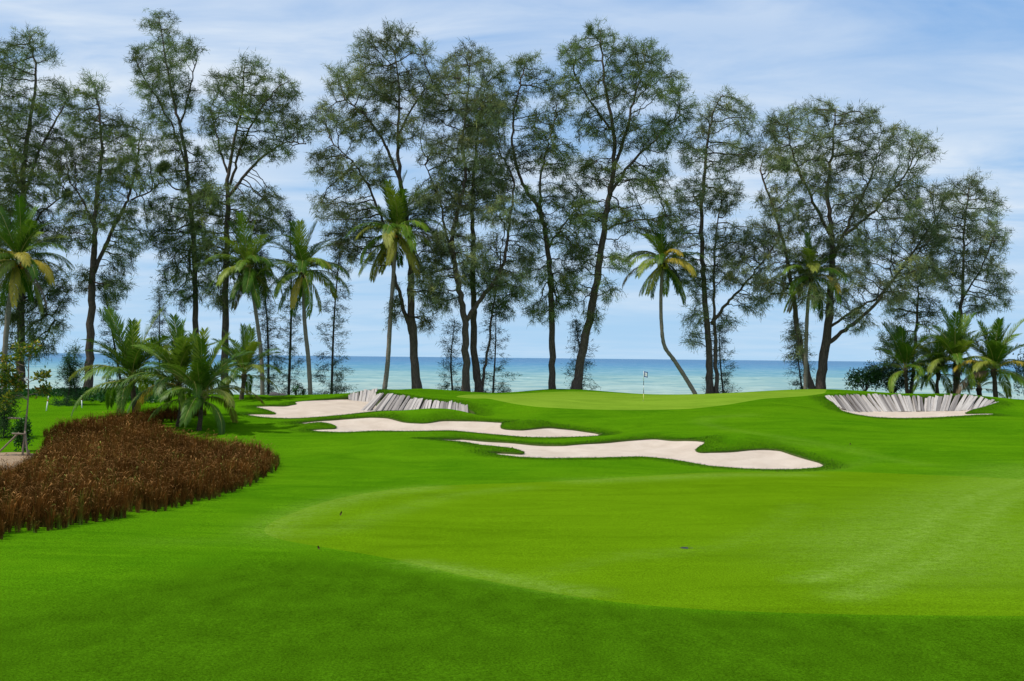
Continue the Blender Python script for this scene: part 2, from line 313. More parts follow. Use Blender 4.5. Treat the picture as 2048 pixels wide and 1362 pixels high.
ctl = [(850,880,62),(850,930,55),(1000,920,56),(1040,914,57.5),(1200,915,58),(1400,930,56.5),(1600,940,56),(1650,930,58),(1720,930,58),(1560,897,63),(1450,878,66),(1310,873,67),(1200,880,66),(1080,884,66),
       (1000,878,67),(900,874,67),(1200,874,68),(1040,876,67.5),(900,862,69.5),(800,862,69.5),(700,865,69),(620,861,70.5),(1208,862,72),(1100,849,73.5),(1010,841,75),(900,836,75.5),(740,832,76),(640,838,75),(580,844,74),
       (767,823,77.3),(840,821,77.5),(900,823.5,77.3),(930,828,76.8),(952,834,76.3),(820,843,74.4),(860,844,74.4),
       (1000,803,81),(1080,815,79),(1250,820,78.5),(1380,818,78.5),(1460,809,80),(1530,797,83),(1640,790,87),(1287,802,85),(1100,778,97),(1160,779,97),(1000,786,95),(930,783,95),(850,777,93),(780,780,92),(1300,789,96),(1450,788,96),
       (1600,780,96),(1700,781,95),(1800,787,91),(1900,789,90.5),(2000,795,90),(2040,799,92),(1150,840,74.5),(1300,845,73),(1500,850,72),(1650,850,72),(1600,820,78),(1700,880,66),(1850,900,63),(2000,900,63),(1950,860,71),(2048,835,80),
       (700,786,92),(600,793,92),(500,795,92),(400,800,90),(250,785,97),(100,788,97),(0,790,97),(450,860,70),(350,830,76),(100,820,80),(40,910,60),(300,812,84),(870,792,87),(960,797,86)]
ctl += B3_hole[::2] + B4_hole[::2]
cp = np.array(ctl, float); CP = P(cp[:, 0], cp[:, 1], cp[:, 2])
extra = [(x, y, z0 + 0.12 * math.sin(x * 0.21 + y * 0.13)) for y, z0 in ((-30, 0.3), (0, 0.1), (12, 0.0), (22, 0.0), (32, -0.02), (42, 0.0), (50, 0.02)) for x in (-60, -30, -14, 0, 14, 30, 60)]
extra += [(x, y, z) for y, z in ((103, 1.5), (110, 0.5), (118, -1.0), (130, -2.6), (160, -5), (200, -8)) for x in (-80, -50, -25, 0, 25, 50, 80)]
extra += [(x, y, z) for x in (-90, -60, 60, 90) for y, z in ((65, 0.4), (75, 1.0), (85, 1.6), (95, 1.9))]
CP = np.vstack([CP, extra])
def tps_fit(pts, lam):
    s = 40.0; x = pts[:, :2] / s; n = len(x); d2 = ((x[:, None] - x[None]) ** 2).sum(-1)
    K = 0.5 * d2 * np.log(d2 + 1e-12); K[np.arange(n), np.arange(n)] = lam
    A = np.zeros((n + 3, n + 3)); A[:n, :n] = K; A[:n, n] = 1; A[:n, n + 1:] = x; A[n:, :n] = A[:n, n:].T
    w = np.linalg.solve(A, np.concatenate([pts[:, 2], np.zeros(3)]))
    def f(q):
        q = np.asarray(q, float).reshape(-1, 2) / s; out = np.empty(len(q))
        for i in range(0, len(q), 8000):
            qq = q[i:i + 8000]; d = ((qq[:, None] - x[None]) ** 2).sum(-1)
            out[i:i + 8000] = (0.5 * d * np.log(d + 1e-12)) @ w[:n] + w[n] + qq @ w[n + 1:]
        return out
    return f
tps = tps_fit(CP, 2e-4)
prof_y = np.array([-400, -60, 50, 65, 75, 85, 95, 103, 110, 118, 130, 160, 200, 400.]); prof_z = np.array([0.3, 0.3, 0, 0.4, 1.0, 1.6, 1.9, 1.5, 0.5, -1.0, -2.6, -5, -8, -12.])
BUMPS = []      # (x, y, rx, ry, h) small mounds
def ground(q):
    q = np.asarray(q, float).reshape(-1, 2); z = np.interp(q[:, 1], prof_y, prof_z)
    w = (1 - smooth01(np.abs(q[:, 0]), 62, 85)) * (1 - smooth01(np.abs(q[:, 1] - 60), 80, 110))
    k = w > 0; zz = z.copy(); zz[k] = tps(q[k]); z = z * (1 - w) + zz * w
    for bx, by, rx, ry, h in BUMPS: z = z + h * np.exp(-(((q[:, 0] - bx) / rx) ** 2 + ((q[:, 1] - by) / ry) ** 2))
    return z
def gz(x, y): return float(ground([(x, y)])[0])
YS = np.arange(14, 112, 0.12)
def hit(x, y):
    d = ray(x, y); t = YS / d[1]; p = CAM + d * t[:, None]; below = np.where(p[:, 2] <= ground(p[:, :2]))[0]
    return p[below[0]] if len(below) else p[-1]
for x, y, Y, rx, ry, h in ((1480, 890, 64.5, 2.6, 1.0, 0.52), (1060, 853, 72.6, 1.9, 0.9, 0.46), (645, 851, 72.0, 1.5, 0.7, 0.26), (1010, 899, 61.5, 1.2, 0.6, 0.15), (880, 826, 76.6, 2.4, 0.9, 0.28), (1300, 872, 67.6, 3.0, 0.8, 0.2), (900, 871, 67.8, 3.0, 0.8, 0.15)):
    p = P(x, y, Y); BUMPS.append((p[0], p[1], rx, ry, h))

def outline(pts, step):
    w = np.array([P(p[0], p[1], p[2]) if len(p) == 3 else hit(p[0], p[1]) for p in pts])[:, :2]
    out = []
    for b, c in zip(w, np.roll(w, -1, 0)):
        k = max(1, int(np.linalg.norm(c - b) / step)); out.append(b + (c - b) * (np.arange(k) / k)[:, None])
    return np.vstack(out)
def relax(w, it=2):
    for _ in range(it): w = 0.25 * np.roll(w, 1, 0) + 0.5 * w + 0.25 * np.roll(w, -1, 0)
    return w
B1_px = [(855,877),(920,876.5),(1000,882),(1080,888),(1130,889.5),(1200,884),(1240,880),(1310,876),(1380,879),(1414,884),(1398,893),(1390,900),(1400,904),(1450,902),(1500,898),(1530,896.5),(1560,899),(1600,911),(1640,924),(1652,930),
         (1640,934.5),(1600,938),(1540,939),(1480,936.5),(1420,932),(1380,925),(1340,918),(1300,914),(1280,913),(1200,915),(1100,916.5),(1040,914),(1000,909.5),(974,904),(1000,903),(1045,907),(1050,904),(1030,897),(1000,893.5),(960,890),(930,884),(890,880.5)]
B2_px = [(584,846),(640,840),(680,836.5),(740,834),(775,834.5),(790,838),(808,843),(830,845.5),(850,846),(880,840.5),(900,839),(950,841),(1012,844),(1000,855),(1010,858.5),(1040,859.5),(1080,856),(1100,853),(1150,859),(1190,863.5),(1208,867.5),
         (1195,872),(1150,873.5),(1080,874.5),(1040,873.5),(980,868),(940,864.5),(900,861),(850,862),(800,862.5),(755,861.5),(720,863),(690,864.5),(640,863),(612,859),(640,857.5),(670,856.5),(676,853),(660,848),(638,845),(605,847)]
G_px = [(905,793),(950,797),(1000,804),(1040,810),(1080,815),(1160,819),(1250,820.5),(1320,820),(1380,818),(1430,813),(1460,809),(1500,802),(1530,797.5),(1580,794),(1620,791),(1650,788),(1655,784,92),(1610,783,93.5),(1540,787,93.5),(1450,791,93),(1370,792,92.5),(1300,792,92.5),(1220,789,93),(1150,786,93),(1080,785,92.5),(1000,790,91),(940,790,90)]
F_px = [(526,1072),(526,1056),(550,1040),(600,1020),(650,1004),(700,991),(800,976),(900,970.5),(1000,967.5),(1100,964),(1200,958.5),(1300,952),(1400,946),(1500,943.5),(1600,944),(1660,942),(1740,945),(1850,950),(1980,955),(2060,960),(2200,970),(2300,1100),(2300,1240),(2048,1233),(1850,1232),(1700,1230),(1500,1226),(1400,1221),(1300,1213),(1200,1203),(1050,1178),(900,1146),(780,1117),(640,1094),(570,1083)]
holes = {'B1': relax(outline(B1_px, 0.18)), 'B2': relax(outline(B2_px, 0.18)), 'B3': relax(outline(B3_hole, 0.18)), 'B4': relax(outline(B4_hole, 0.18))}
g_poly = relax(outline(G_px, 0.35), 6); f_poly = relax(outline(F_px, 0.35), 8)

pts, edges = [], []
def add_loop(w):
    o = len(pts); n = len(w); pts.extend([tuple(p) for p in w]); edges.extend([(o + i, o + (i + 1) % n) for i in range(n)])
for w in holes.values(): add_loop(w)
add_loop(g_poly); add_loop(f_poly)
gx, gy = np.meshgrid(np.arange(-50, 50.1, 0.5), np.arange(14, 108.1, 0.5)); core = np.stack([gx.ravel(), gy.ravel()], 1)
core += rng.uniform(-0.06, 0.06, core.shape)
gx, gy = np.meshgrid(np.arange(-300, 301, 6.0), np.arange(-80, 221, 6.0)); coarse = np.stack([gx.ravel(), gy.ravel()], 1)
coarse = coarse[~((np.abs(coarse[:, 0]) < 52) & (coarse[:, 1] > 12) & (coarse[:, 1] < 110))]
allh = np.vstack(list(holes.values())); ring = []
near = np.zeros(len(core), bool)
for w in holes.values(): near |= polydist(core, w, True) < 0.14
core = core[~near]
pts.extend([tuple(p) for p in core]); pts.extend([tuple(p) for p in coarse])
res = delaunay_2d_cdt([Vector(p) for p in pts], edges, [], 0, 1e-5, False)
TV = np.array([(v.x, v.y) for v in res[0]]); TF = np.array(res[2], np.int32)
cen = TV[TF].mean(1); reg = np.zeros(len(TF), int)
core_m = (np.abs(cen[:, 0]) < 60)
for k, w in enumerate([f_poly, g_poly] + list(holes.values()), 1):
    bb = (cen[:, 0] > w[:, 0].min()) & (cen[:, 0] < w[:, 0].max()) & (cen[:, 1] > w[:, 1].min()) & (cen[:, 1] < w[:, 1].max()); idx = np.where(bb)[0]
    reg[idx[inpoly(cen[idx], w)]] = k
TZ = ground(TV); e = 0.15
nx = -(ground(TV + [e, 0]) - ground(TV - [e, 0])) / (2 * e); ny = -(ground(TV + [0, e]) - ground(TV - [0, e])) / (2 * e)
TN = norm(np.stack([nx, ny, np.ones(len(nx))], 1))
# wear lines (tyre and mower marks) and the longer grass nearest the camera
def wline(px): return np.array([hit(*p)[:2] for p in px])
wear = np.zeros(len(TV)); kx = (np.abs(TV[:, 0]) < 40) & (TV[:, 1] > 15) & (TV[:, 1] < 80); Q = TV[kx]; wq = np.zeros(len(Q))
for px, wd, s in (([(1625,1160),(1700,1140),(1800,1095),(1860,1045),(1930,1000),(2060,955)], 0.5, 0.95), ([(1700,1192),(1780,1160),(1900,1110),(1970,1040),(2010,1000),(2080,980)], 0.5, 0.9), ([(1730,1085),(1800,1065),(1900,1010),(2060,940)], 2.4, 0.6), ([(1760,1110),(1850,1130),(2060,1060)], 2.6, 0.5),
                 ([(530,1070),(560,1042),(640,1012),(740,988),(860,975)], 0.8, 0.65), ([(540,1078),(680,1060),(760,1030),(900,990),(1050,975)], 0.6, 0.3), ([(830,1127),(930,1143),(1050,1165),(1160,1185)], 0.5, 0.8), ([(1160,962),(1300,957),(1450,950),(1600,950)], 0.9, 0.6),
                 ([(1400,930),(1550,945),(1680,938),(1760,915),(1700,895),(1560,880)], 0.5, 0.25), ([(1500,830),(1420,835),(1400,845),(1450,858),(1600,880),(1850,930)], 0.6, 0.3), ([(1250,1110),(1450,1095),(1560,1050),(1600,1010)], 0.5, 0.25), ([(1000,1170),(1200,1120),(1350,1110)], 0.4, 0.2), ([(560,1090),(480,1082),(300,1085)], 0.7, 0.15)):
    wq = np.maximum(wq, s * np.exp(-(polydist(Q, wline(px)) / wd) ** 2))
wear[kx] = wq
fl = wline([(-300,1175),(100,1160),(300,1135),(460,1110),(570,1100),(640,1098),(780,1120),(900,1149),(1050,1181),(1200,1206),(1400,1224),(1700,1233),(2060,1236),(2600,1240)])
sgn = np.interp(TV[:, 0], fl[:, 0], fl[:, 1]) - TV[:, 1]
lw = np.interp(TV[:, 0], [-9, -4.5, 0], [5.5, 2.5, 0.5]); long_shade = np.clip((sgn + 0.1) / lw, 0, 1) * (TV[:, 1] < 60)
cres = smooth01(TV[:, 1], 88, 93) * 0.25; long_shade = np.maximum(long_shade, cres)
kh = (np.abs(TV[:, 0]) < 45) & (TV[:, 1] > 50) & (TV[:, 1] < 95); dh = np.full(len(TV), 9.0)      # longer grass collar round bunkers, its dark tint also painting shade on mound faces
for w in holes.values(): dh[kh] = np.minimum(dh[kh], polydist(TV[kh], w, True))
long_shade = np.maximum(long_shade, 0.9 * (1 - smooth01(dh, 0.35, 1.5)))

def ground_part(name, mask, mat, z=None, drop=0.0):
    F = TF[mask]; u, inv = np.unique(F.ravel(), return_inverse=True); V = np.column_stack([TV[u], (TZ if z is None else z)[u]])
    F = inv.reshape(-1, 3).astype(np.int32); a, b, c = V[F[:, 0]], V[F[:, 1]], V[F[:, 2]]
    fl_ = np.cross(b - a, c - a)[:, 2] < 0; F[fl_] = F[fl_][:, ::-1]
    o = obj(name, V, F, mat, attrs={'wear': wear[u], 'long': long_shade[u]})
    if z is None: o.data.normals_split_custom_set_from_vertices([tuple(v) for v in TN[u]])
    return o
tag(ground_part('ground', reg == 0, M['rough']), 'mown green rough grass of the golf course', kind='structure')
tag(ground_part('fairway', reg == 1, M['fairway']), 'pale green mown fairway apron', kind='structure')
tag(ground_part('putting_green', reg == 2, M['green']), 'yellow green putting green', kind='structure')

# sand of the four bunkers
B3_sand = [(p[0], p[1], p[2]) for i, p in enumerate(B3_hole) if i < 12 or i > 28] + [(722,820.5,82.3),(770,821.5,82.3),(820,822,82),(870,822.5,81.5),(900,824.5,81),(935,828.5,80.2),(706,799.5,88.3),(722,800.5,88.2),(742,801.5,88),(735,812,85),(650,815,82.5),(710,812,83)]
B4_sand = [(1683,822,81.6),(1710,829,80.6),(1750,834,80),(1800,836,79.8),(1860,835,79.9),(1920,832,80.3),(1960,829,80.8),(1990,825.5,81.4),(1930,826,82.2),(1685,822,84),(1700,822,84.5),(1800,820.5,85),(1870,820.5,85),(1935,820.5,84.8),(1648,797,86),(1665,809,84.6),(1945,819.5,84.2),(1997,808,86)]
def sand_fit(l, dz):
    a = np.array(l, float); q = P(a[:, 0], a[:, 1], a[:, 2]); q[:, 2] -= dz; return tps_fit(q, 3e-3)
sandf = {'B3': sand_fit(B3_sand, 0.06), 'B4': sand_fit(B4_sand, 0.05)}
def sand_z(k, q, w):
    q = np.asarray(q, float).reshape(-1, 2); d = polydist(q, w, True)
    rip = 0.015 * np.sin(q[:, 0] * 1.7 + 2 * np.sin(q[:, 1] * 0.9)) + 0.012 * np.sin(q[:, 1] * 2.3 + q[:, 0])
    if k in sandf: return sandf[k](q) + rip
    return ground(q) - 0.09 - 0.16 * smooth01(d, 0, 1.4) + rip
labels = {'B1': 'long pale sand bunker nearest the camera, in front of the green', 'B2': 'pale sand bunker between the front bunker and the timber wall', 'B3': 'pale sand bunker at the foot of the left timber wall', 'B4': 'pale sand bunker under the curved timber wall on the right'}
lipV, lipF, lo = [], [], 0; tuft = []
for i, (k, w) in enumerate(holes.items()):
    mask = reg == 3 + i; u = np.unique(TF[mask].ravel()); z = TZ.copy(); z[u] = sand_z(k, TV[u], w)
    tag(ground_part('bunker_sand', mask, M['sand'], z), labels[k], kind='structure')
    area = 0.5 * np.sum(w[:, 0] * np.roll(w[:, 1], -1) - np.roll(w[:, 0], -1) * w[:, 1]); tang = norm(np.roll(w, -1, 0) - np.roll(w, 1, 0)); nin = np.stack([-tang[:, 1], tang[:, 0]], 1) * (1 if area > 0 else -1)
    zt = ground(w); zb = np.minimum(sand_z(k, w, w), zt) - 0.12; n = len(w)
    lipV.append(np.vstack([np.column_stack([w, zt]), np.column_stack([w + nin * 0.02, zb])])); j = np.arange(n); j2 = (j + 1) % n
    lipF.append(np.stack([j, j2, n + j2, n + j], -1) + lo); lo += 2 * n
    kk = 14; ww = np.repeat(w, kk, 0) + np.repeat(tang, kk, 0) * rng.uniform(-0.1, 0.1, (n * kk, 1)) - np.repeat(nin, kk, 0) * rng.uniform(-0.01, 0.12, (n * kk, 1))
    tuft.append((ww, np.repeat(nin, kk, 0)))
lip = obj('turf_edge', np.vstack(lipV), np.vstack(lipF), M['soil']); gobj = bpy.data.objects['ground']; lip.parent = gobj

def needles(p, d, ln, wd, col, curve=0.0):
    s = norm(np.cross(d, rng.normal(size=d.shape))); V = np.stack([p - s * wd[:, None] / 2, p + s * wd[:, None] / 2, p + d * ln[:, None]], 1).reshape(-1, 3)
    return V, np.arange(len(p) * 3).reshape(-1, 3), np.repeat(col, 3, 0)
tw = np.vstack([a for a, _ in tuft]); ti = np.vstack([a for _, a in tuft]); n = len(tw)
d = norm(np.column_stack([ti * rng.uniform(0.0, 0.9, (n, 1)) + rng.normal(0, 0.3, (n, 2)), rng.uniform(-0.5, 0.6, n)]))
c = np.array([0.045, 0.17, 0.004]) * rng.uniform(0.5, 1.25, (n, 1)); br = rng.random(n) < 0.09; c[br] = np.array([0.16, 0.11, 0.04]) * rng.uniform(0.6, 1.1, (br.sum(), 1))
V, F, C = needles(np.column_stack([tw, ground(tw) - 0.01]), d, rng.uniform(0.05, 0.12, n), rng.uniform(0.015, 0.03, n), c)
cq = []
for w in holes.values():
    lo_w, hi_w = w.min(0) - 1.2, w.max(0) + 1.2; qq = rng.uniform(lo_w, hi_w, (int((hi_w - lo_w).prod() * 330), 2)); dd = polydist(qq, w, True); qq = qq[(dd < rng.uniform(0.1, 1.3, len(qq)))]
    for w2 in holes.values(): qq = qq[~inpoly(qq, w2)]
    cq.append(qq)
cq = np.vstack(cq); n2_ = len(cq); d2_ = norm(np.column_stack([rng.normal(0, 0.45, (n2_, 2)), rng.uniform(0.3, 1.0, n2_)])); c2_ = np.array([0.050, 0.150, 0.003]) * rng.uniform(0.55, 1.4, (n2_, 1)); b2 = rng.random(n2_) < 0.05; c2_[b2] = np.array([0.17, 0.14, 0.03])
V2_, F2_, C2_ = needles(np.column_stack([cq, ground(cq) - 0.01]), d2_, rng.uniform(0.04, 0.10, n2_), rng.uniform(0.015, 0.03, n2_), c2_)
F = np.vstack([F, F2_ + len(V)]); V = np.vstack([V, V2_]); C = np.vstack([C, C2_])
o = obj('lip_grass', V, F, M['blade'], col=C, smooth=False); o.parent = gobj; o['kind'] = 'stuff'

# sea
sx = np.array([-60000, -8000, -2000, -600, 0, 600, 2000, 8000, 60000.]); sy = np.array([108, 200, 400, 800, 1600, 4000, 12000, 70000.])
gx, gy = np.meshgrid(sx, sy); V = np.column_stack([gx.ravel(), gy.ravel(), np.full(gx.size, -1.6)]); a = np.arange(len(sy) - 1)[:, None] * len(sx) + np.arange(len(sx) - 1)[None]
tag(obj('sea', V, np.stack([a, a + 1, a + len(sx) + 1, a + len(sx)], -1).reshape(-1, 4), M['sea']), 'turquoise sea turning deep blue at the horizon', kind='structure')

# ------------------------------------------------------------------ timber walls: one plank per object
def plank_mesh(i):
    r = np.random.default_rng(100 + i); zs = [0, 0.35, 0.7, 1.0]; V = []
    for z in zs:
        for sx_, sy_ in ((-1, -1), (1, -1), (1, 1), (-1, 1)):
            V.append((sx_ * 0.5 * (1 + r.uniform(-0.16, 0.10)), sy_ * 0.5 * (1 + r.uniform(-0.1, 0.1)), z + (r.uniform(-0.05, 0.03) if z == 1.0 else 0)))
    F = [(k * 4 + j, k * 4 + (j + 1) % 4, k * 4 + 4 + (j + 1) % 4, k * 4 + 4 + j) for k in range(3) for j in range(4)] + [(12, 13, 14, 15), (3, 2, 1, 0)]
    return mk_mesh('plank', V, np.array(F), M['timber'], smooth=False)
PLANKS = [plank_mesh(i) for i in range(8)]
def plank_wall(name, label, base, top, step):
    base = np.array(base, float); top = np.array(top, float); n = max(len(base), len(top))
    def res(a):
        w = P(a[:, 0], a[:, 1], a[:, 2]); d = np.concatenate([[0], np.cumsum(np.linalg.norm(np.diff(w, axis=0), axis=1))]); return w, d
    wb, _ = res(base); wt, dt = res(top); db = dt; Lw = dt[-1]; s, cuts = 0.0, [0.0]
    while s < Lw: s += step * random.uniform(0.65, 1.4); cuts.append(min(s, Lw))
    at = lambda w, d, f: np.array([np.interp(f * d[-1], d, w[:, k]) for k in range(3)])
    root = empty(name, tuple(at(wb, db, 0.5))); tag(root, label, 'retaining wall', 'timber bunker walls')
    for i in range(len(cuts) - 1):
        f = 0.5 * (cuts[i] + cuts[i + 1]) / Lw; wd = (cuts[i + 1] - cuts[i])
        b0, t0 = at(wb, db, f), at(wt, dt, f); tb = at(wb, db, min(1, f + 0.02)) - at(wb, db, max(0, f - 0.02)) + at(wt, dt, min(1, f + 0.02)) - at(wt, dt, max(0, f - 0.02))
        ax = t0 - b0; ln = np.linalg.norm(ax); zx = ax / ln; t0 = t0 + zx * random.uniform(-0.06, 0.04); b0 = b0 - zx * 0.25 - np.array([0, 0.04, 0])
        # lean of each plank varies a little
        xx = norm(tb - zx * (tb @ zx)); yx = np.cross(zx, xx); ax = t0 - b0 + xx * random.uniform(-0.06, 0.06) * ln; ln = np.linalg.norm(ax); zx = ax / ln; xx = norm(xx - zx * (xx @ zx)); yx = np.cross(zx, xx)
        if ln < 0.3: continue
        wf = abs(np.linalg.norm(tb)) ; wdt = wd * random.uniform(0.84, 0.95)
        o = bpy.data.objects.new('plank', random.choice(PLANKS)); link(o, root)
        p = b0 - yx * random.uniform(-0.05, 0.08) - np.array(root.location)
        Mx = np.column_stack([xx * wdt * random.choice([-1, 1]), yx * 0.12, zx * ln])
        o.matrix_local = Matrix(((*Mx[0], p[0]), (*Mx[1], p[1]), (*Mx[2], p[2]), (0, 0, 0, 1)))
    return root
plank_wall('timber_bunker_wall', 'weathered grey timber plank wall curving round the right bunker',
           [(1660,804,85.5),(1676,815,84.4),(1698,822,84.3),(1724,822.5,84.7),(1762,822,84.9),(1808,821,85),(1850,821,85),(1888,821,85),(1918,821,84.9),(1945,819.5,85),(1970,813.5,85.6),(1990,809,86)],
           [(1650,795,86),(1660,793,86.2),(1675,792,86.3),(1700,790.5,86.5),(1740,791,86.6),(1795,791,86.6),(1850,796,86.6),(1900,790.5,87),(1936,791,87),(1962,796,86.8),(1985,801,86.6),(1997,807.5,86.2)], 0.18)
plank_wall('timber_bunker_wall', 'leaning grey timber plank wall under the grassy lip of the left bunker',
           [(722,821,82.3),(748,821.5,82.3),(780,822,82.2),(803,822.5,82.1),(828,823,81.9),(864,823.5,81.5),(887,824.5,81.2),(914,826.5,80.7),(937,829,80.2)],
           [(754,789,84.3),(775,788,84),(800,789.5,83.8),(820,795,83.5),(840,800,83.2),(870,801.5,82.8),(890,804,82.3),(915,806.5,81.8),(934,813,81)], 0.20)
plank_wall('timber_bunker_wall', 'short rounded timber plank wall at the back of the left bunker',
           [(698,796,88.3),(705,799.5,88.3),(718,801.5,88.2),(737,802.5,88.0),(752,801.5,87.2)], [(697,793,88.4),(705,788,88.8),(720,783,89.1),(740,780,89.3),(758,779,89.0)], 0.2)

# ------------------------------------------------------------------ casuarina trees
def limb_pts(px, Y, off):
    a = np.array([p[:2] for p in px], float); n = len(a); yy = Y + np.linspace(0, 1, n) ** 1.2 * off
    return catmull(P(a[:, 0], a[:, 1], yy), 6)
def sample_blobs(blobs, Y, dens, depth):
    bl = np.array(blobs, float); half = 0.5 * np.ptp(bl[:, 0]) * PX(Y) + 1.2; out = []
    for cx, cy, rx, ry in blobs:
        for side in (-1, 1):
            rx_, ry_ = rx * 1.13, ry * 1.1; yy = Y + side * random.uniform(0.05, 0.75) * half * depth; s = PX(yy); a = np.array([rx_ * s, 0.5 * (rx + ry) * s, ry_ * s]); n = max(20, int(4.19 * a.prod() * dens))
            u = norm(rng.normal(size=(n, 3))) * rng.random((n, 1)) ** 0.45; out.append(P(cx + random.uniform(-6, 6), cy + random.uniform(-6, 6), yy) + u * a)
    return np.vstack(out)
def colonize(n0, par0, att, step=0.4, kill=0.46, infl=12.0, iters=70):
    N0 = list(n0); par = list(par0); A = att.copy(); nd = np.full(len(A), 1e9); ni = np.zeros(len(A), int); new0 = 0
    for it in range(iters):
        B = np.array(N0[new0:]);
        if len(B) == 0 or len(A) == 0: break
        for i in range(0, len(B), 400):
            D = np.linalg.norm(A[:, None] - B[None, i:i + 400], axis=2); j = D.argmin(1); m = D[np.arange(len(A)), j]; up = m < nd; nd[up] = m[up]; ni[up] = j[up] + new0 + i
        keep = nd > kill; A, nd, ni = A[keep], nd[keep], ni[keep]; new0 = len(N0)
        act = nd < infl
        if not act.any(): break
        arr = np.array(N0); dirs = norm(A[act] - arr[ni[act]]); u, inv = np.unique(ni[act], return_inverse=True); S_ = np.zeros((len(u), 3)); np.add.at(S_, inv, dirs)
        S_ = norm(norm(S_) + rng.normal(0, 0.18, S_.shape) + [0.03, 0, 0.16]); q = arr[u] + S_ * step
        N0.extend(list(q)); par.extend(list(u))
    return np.array(N0), np.array(par)
def needle_cols(n, tone):
    base = np.array(tone) * rng.uniform(0.62, 1.35, (n, 1)); return base
def plume(tips, dirs, tone, per, ln, droop, wd, spread=0.75):
    n = len(tips); c = needle_cols(n, tone); yl = rng.random(n) < 0.16; c[yl] *= np.array([1.5, 1.25, 0.9]); q3 = tips * 0.75 + rng.uniform(0, 9, 3); c *= (1.0 + 0.5 * np.sin(q3[:, 0] + 1.3 * np.sin(q3[:, 2])) * np.sin(q3[:, 2] * 1.3 + np.sin(q3[:, 1])))[:, None]
    p = np.repeat(tips, per, 0); dd = np.repeat(dirs, per, 0); m = len(p); along = rng.uniform(-0.55, 0.45, (m, 1))
    p = p + dd * along + rng.normal(0, 0.13, (m, 3)); d = norm(dd * 0.75 + rng.normal(0, spread, (m, 3)) + np.array([0.16, 0, -1.0]) * np.repeat(droop, per)[:, None])
    cc = np.repeat(c, per, 0) * rng.uniform(0.8, 1.2, (m, 1))
    return needles(p, d, rng.uniform(0.6, 1.25, m) * ln, rng.uniform(0.7, 1.3, m) * wd, cc)
CAS_GROUP = 'casuarina trees along the shore'
def casuarina(label, Y, limbs, blobs, tone=(0.060, 0.088, 0.034), dens=3.6, per=32, depth=0.9, offs=None, wd=0.038, ln=0.46):
    base = P(limbs[0][0][0][0], limbs[0][0][0][1], Y); zb = gz(base[0], Y); root = empty('casuarina_tree', (base[0], Y, zb)); tag(root, label, 'tree', CAS_GROUP)
    nodes, par = [], []
    for i, (px, w0, w1) in enumerate(limbs):
        off = 0.0 if i == 0 else (offs[i] if offs else random.choice([-1, 1]) * random.uniform(0.6, 2.4))
        if i > 0 and px[0][1] > 740: off = random.uniform(-0.6, 0.6)
        L_ = limb_pts(px, Y, off)
        if px[0][1] > 740: L_ = np.vstack([[L_[0][0], L_[0][1], min(zb, L_[0][2]) - 0.5], L_])
        L_[2:-1] += rng.normal(0, 0.045, L_[2:-1].shape); n = len(L_); r = np.linspace(w0, w1, n) ** 1.0 * PX(Y) / 2
        if px[0][1] > 740: r[:2] *= 1.25; r[2] *= 1.1
        V, F = tube(L_, r, 10, True, 0.07); obj('trunk' if i == 0 or px[0][1] > 740 else 'limb', V, F, M['bark'], root)
        st = int(n * (0.30 if i == 0 else 0.15)); o = len(nodes)
        for j in range(st, n): nodes.append(L_[j]); par.append(o + j - st - 1 if j > st else -1)
    att = sample_blobs(blobs, Y, dens, depth); base_n = len(nodes)
    Nn, pr = colonize(nodes, par, att); cnt = np.ones(len(Nn))
    for i in range(len(Nn) - 1, base_n - 1, -1):
        if pr[i] >= 0: cnt[pr[i]] += cnt[i]
    i = np.arange(base_n, len(Nn)); r1 = 0.011 * cnt[i] ** 0.46; r0 = np.minimum(0.011 * cnt[pr[i]] ** 0.46, r1 * 1.35); r0 = np.where(pr[i] < base_n, r1 * 1.2, r0)
    V, F = segs(Nn[pr[i]], Nn[i], r0, r1, 4); obj('branchwork', V, F, M['twig'], root)['kind'] = 'stuff'
    tip = i[cnt[i] <= 7]; d = norm(Nn[tip] - Nn[pr[tip]]); zrel = (Nn[tip][:, 2] - Nn[:, 2].min()) / np.ptp(Nn[:, 2]); droop = np.clip(0.95 - 1.15 * zrel, -0.25, 0.9) * rng.uniform(0.4, 1.1, len(tip))
    V, F, C = plume(Nn[tip], d, tone, per, ln, droop, wd); obj('crown', V, F, M['needle'], root, False, C)['kind'] = 'stuff'
    return root
T1, T2, T3 = (0.118, 0.168, 0.050), (0.135, 0.170, 0.062), (0.160, 0.200, 0.086)
casuarina('tall casuarina at the far left edge with a coconut palm before it', 101, [([(40,770),(42,600),(44,450),(48,330),(62,230),(72,150),(60,75)],17,2),([(46,400),(80,300),(115,235),(138,195)],6,2),([(42,380),(15,280),(-10,230)],7,2),([(45,480),(90,420),(135,385)],5,2),([(44,560),(70,600),(110,640)],5,2)],
  [(58,95,35,35),(20,135,45,45),(100,115,16,20),(110,200,45,35),(30,230,60,50),(10,300,60,50),(95,290,45,40),(30,380,65,55),(115,370,40,35),(60,460,60,45),(-20,450,50,60),(70,560,50,45),(20,600,45,60),(85,650,45,50),(60,690,45,30),(0,520,45,45),(120,590,30,30),(60,330,40,40)], T1)
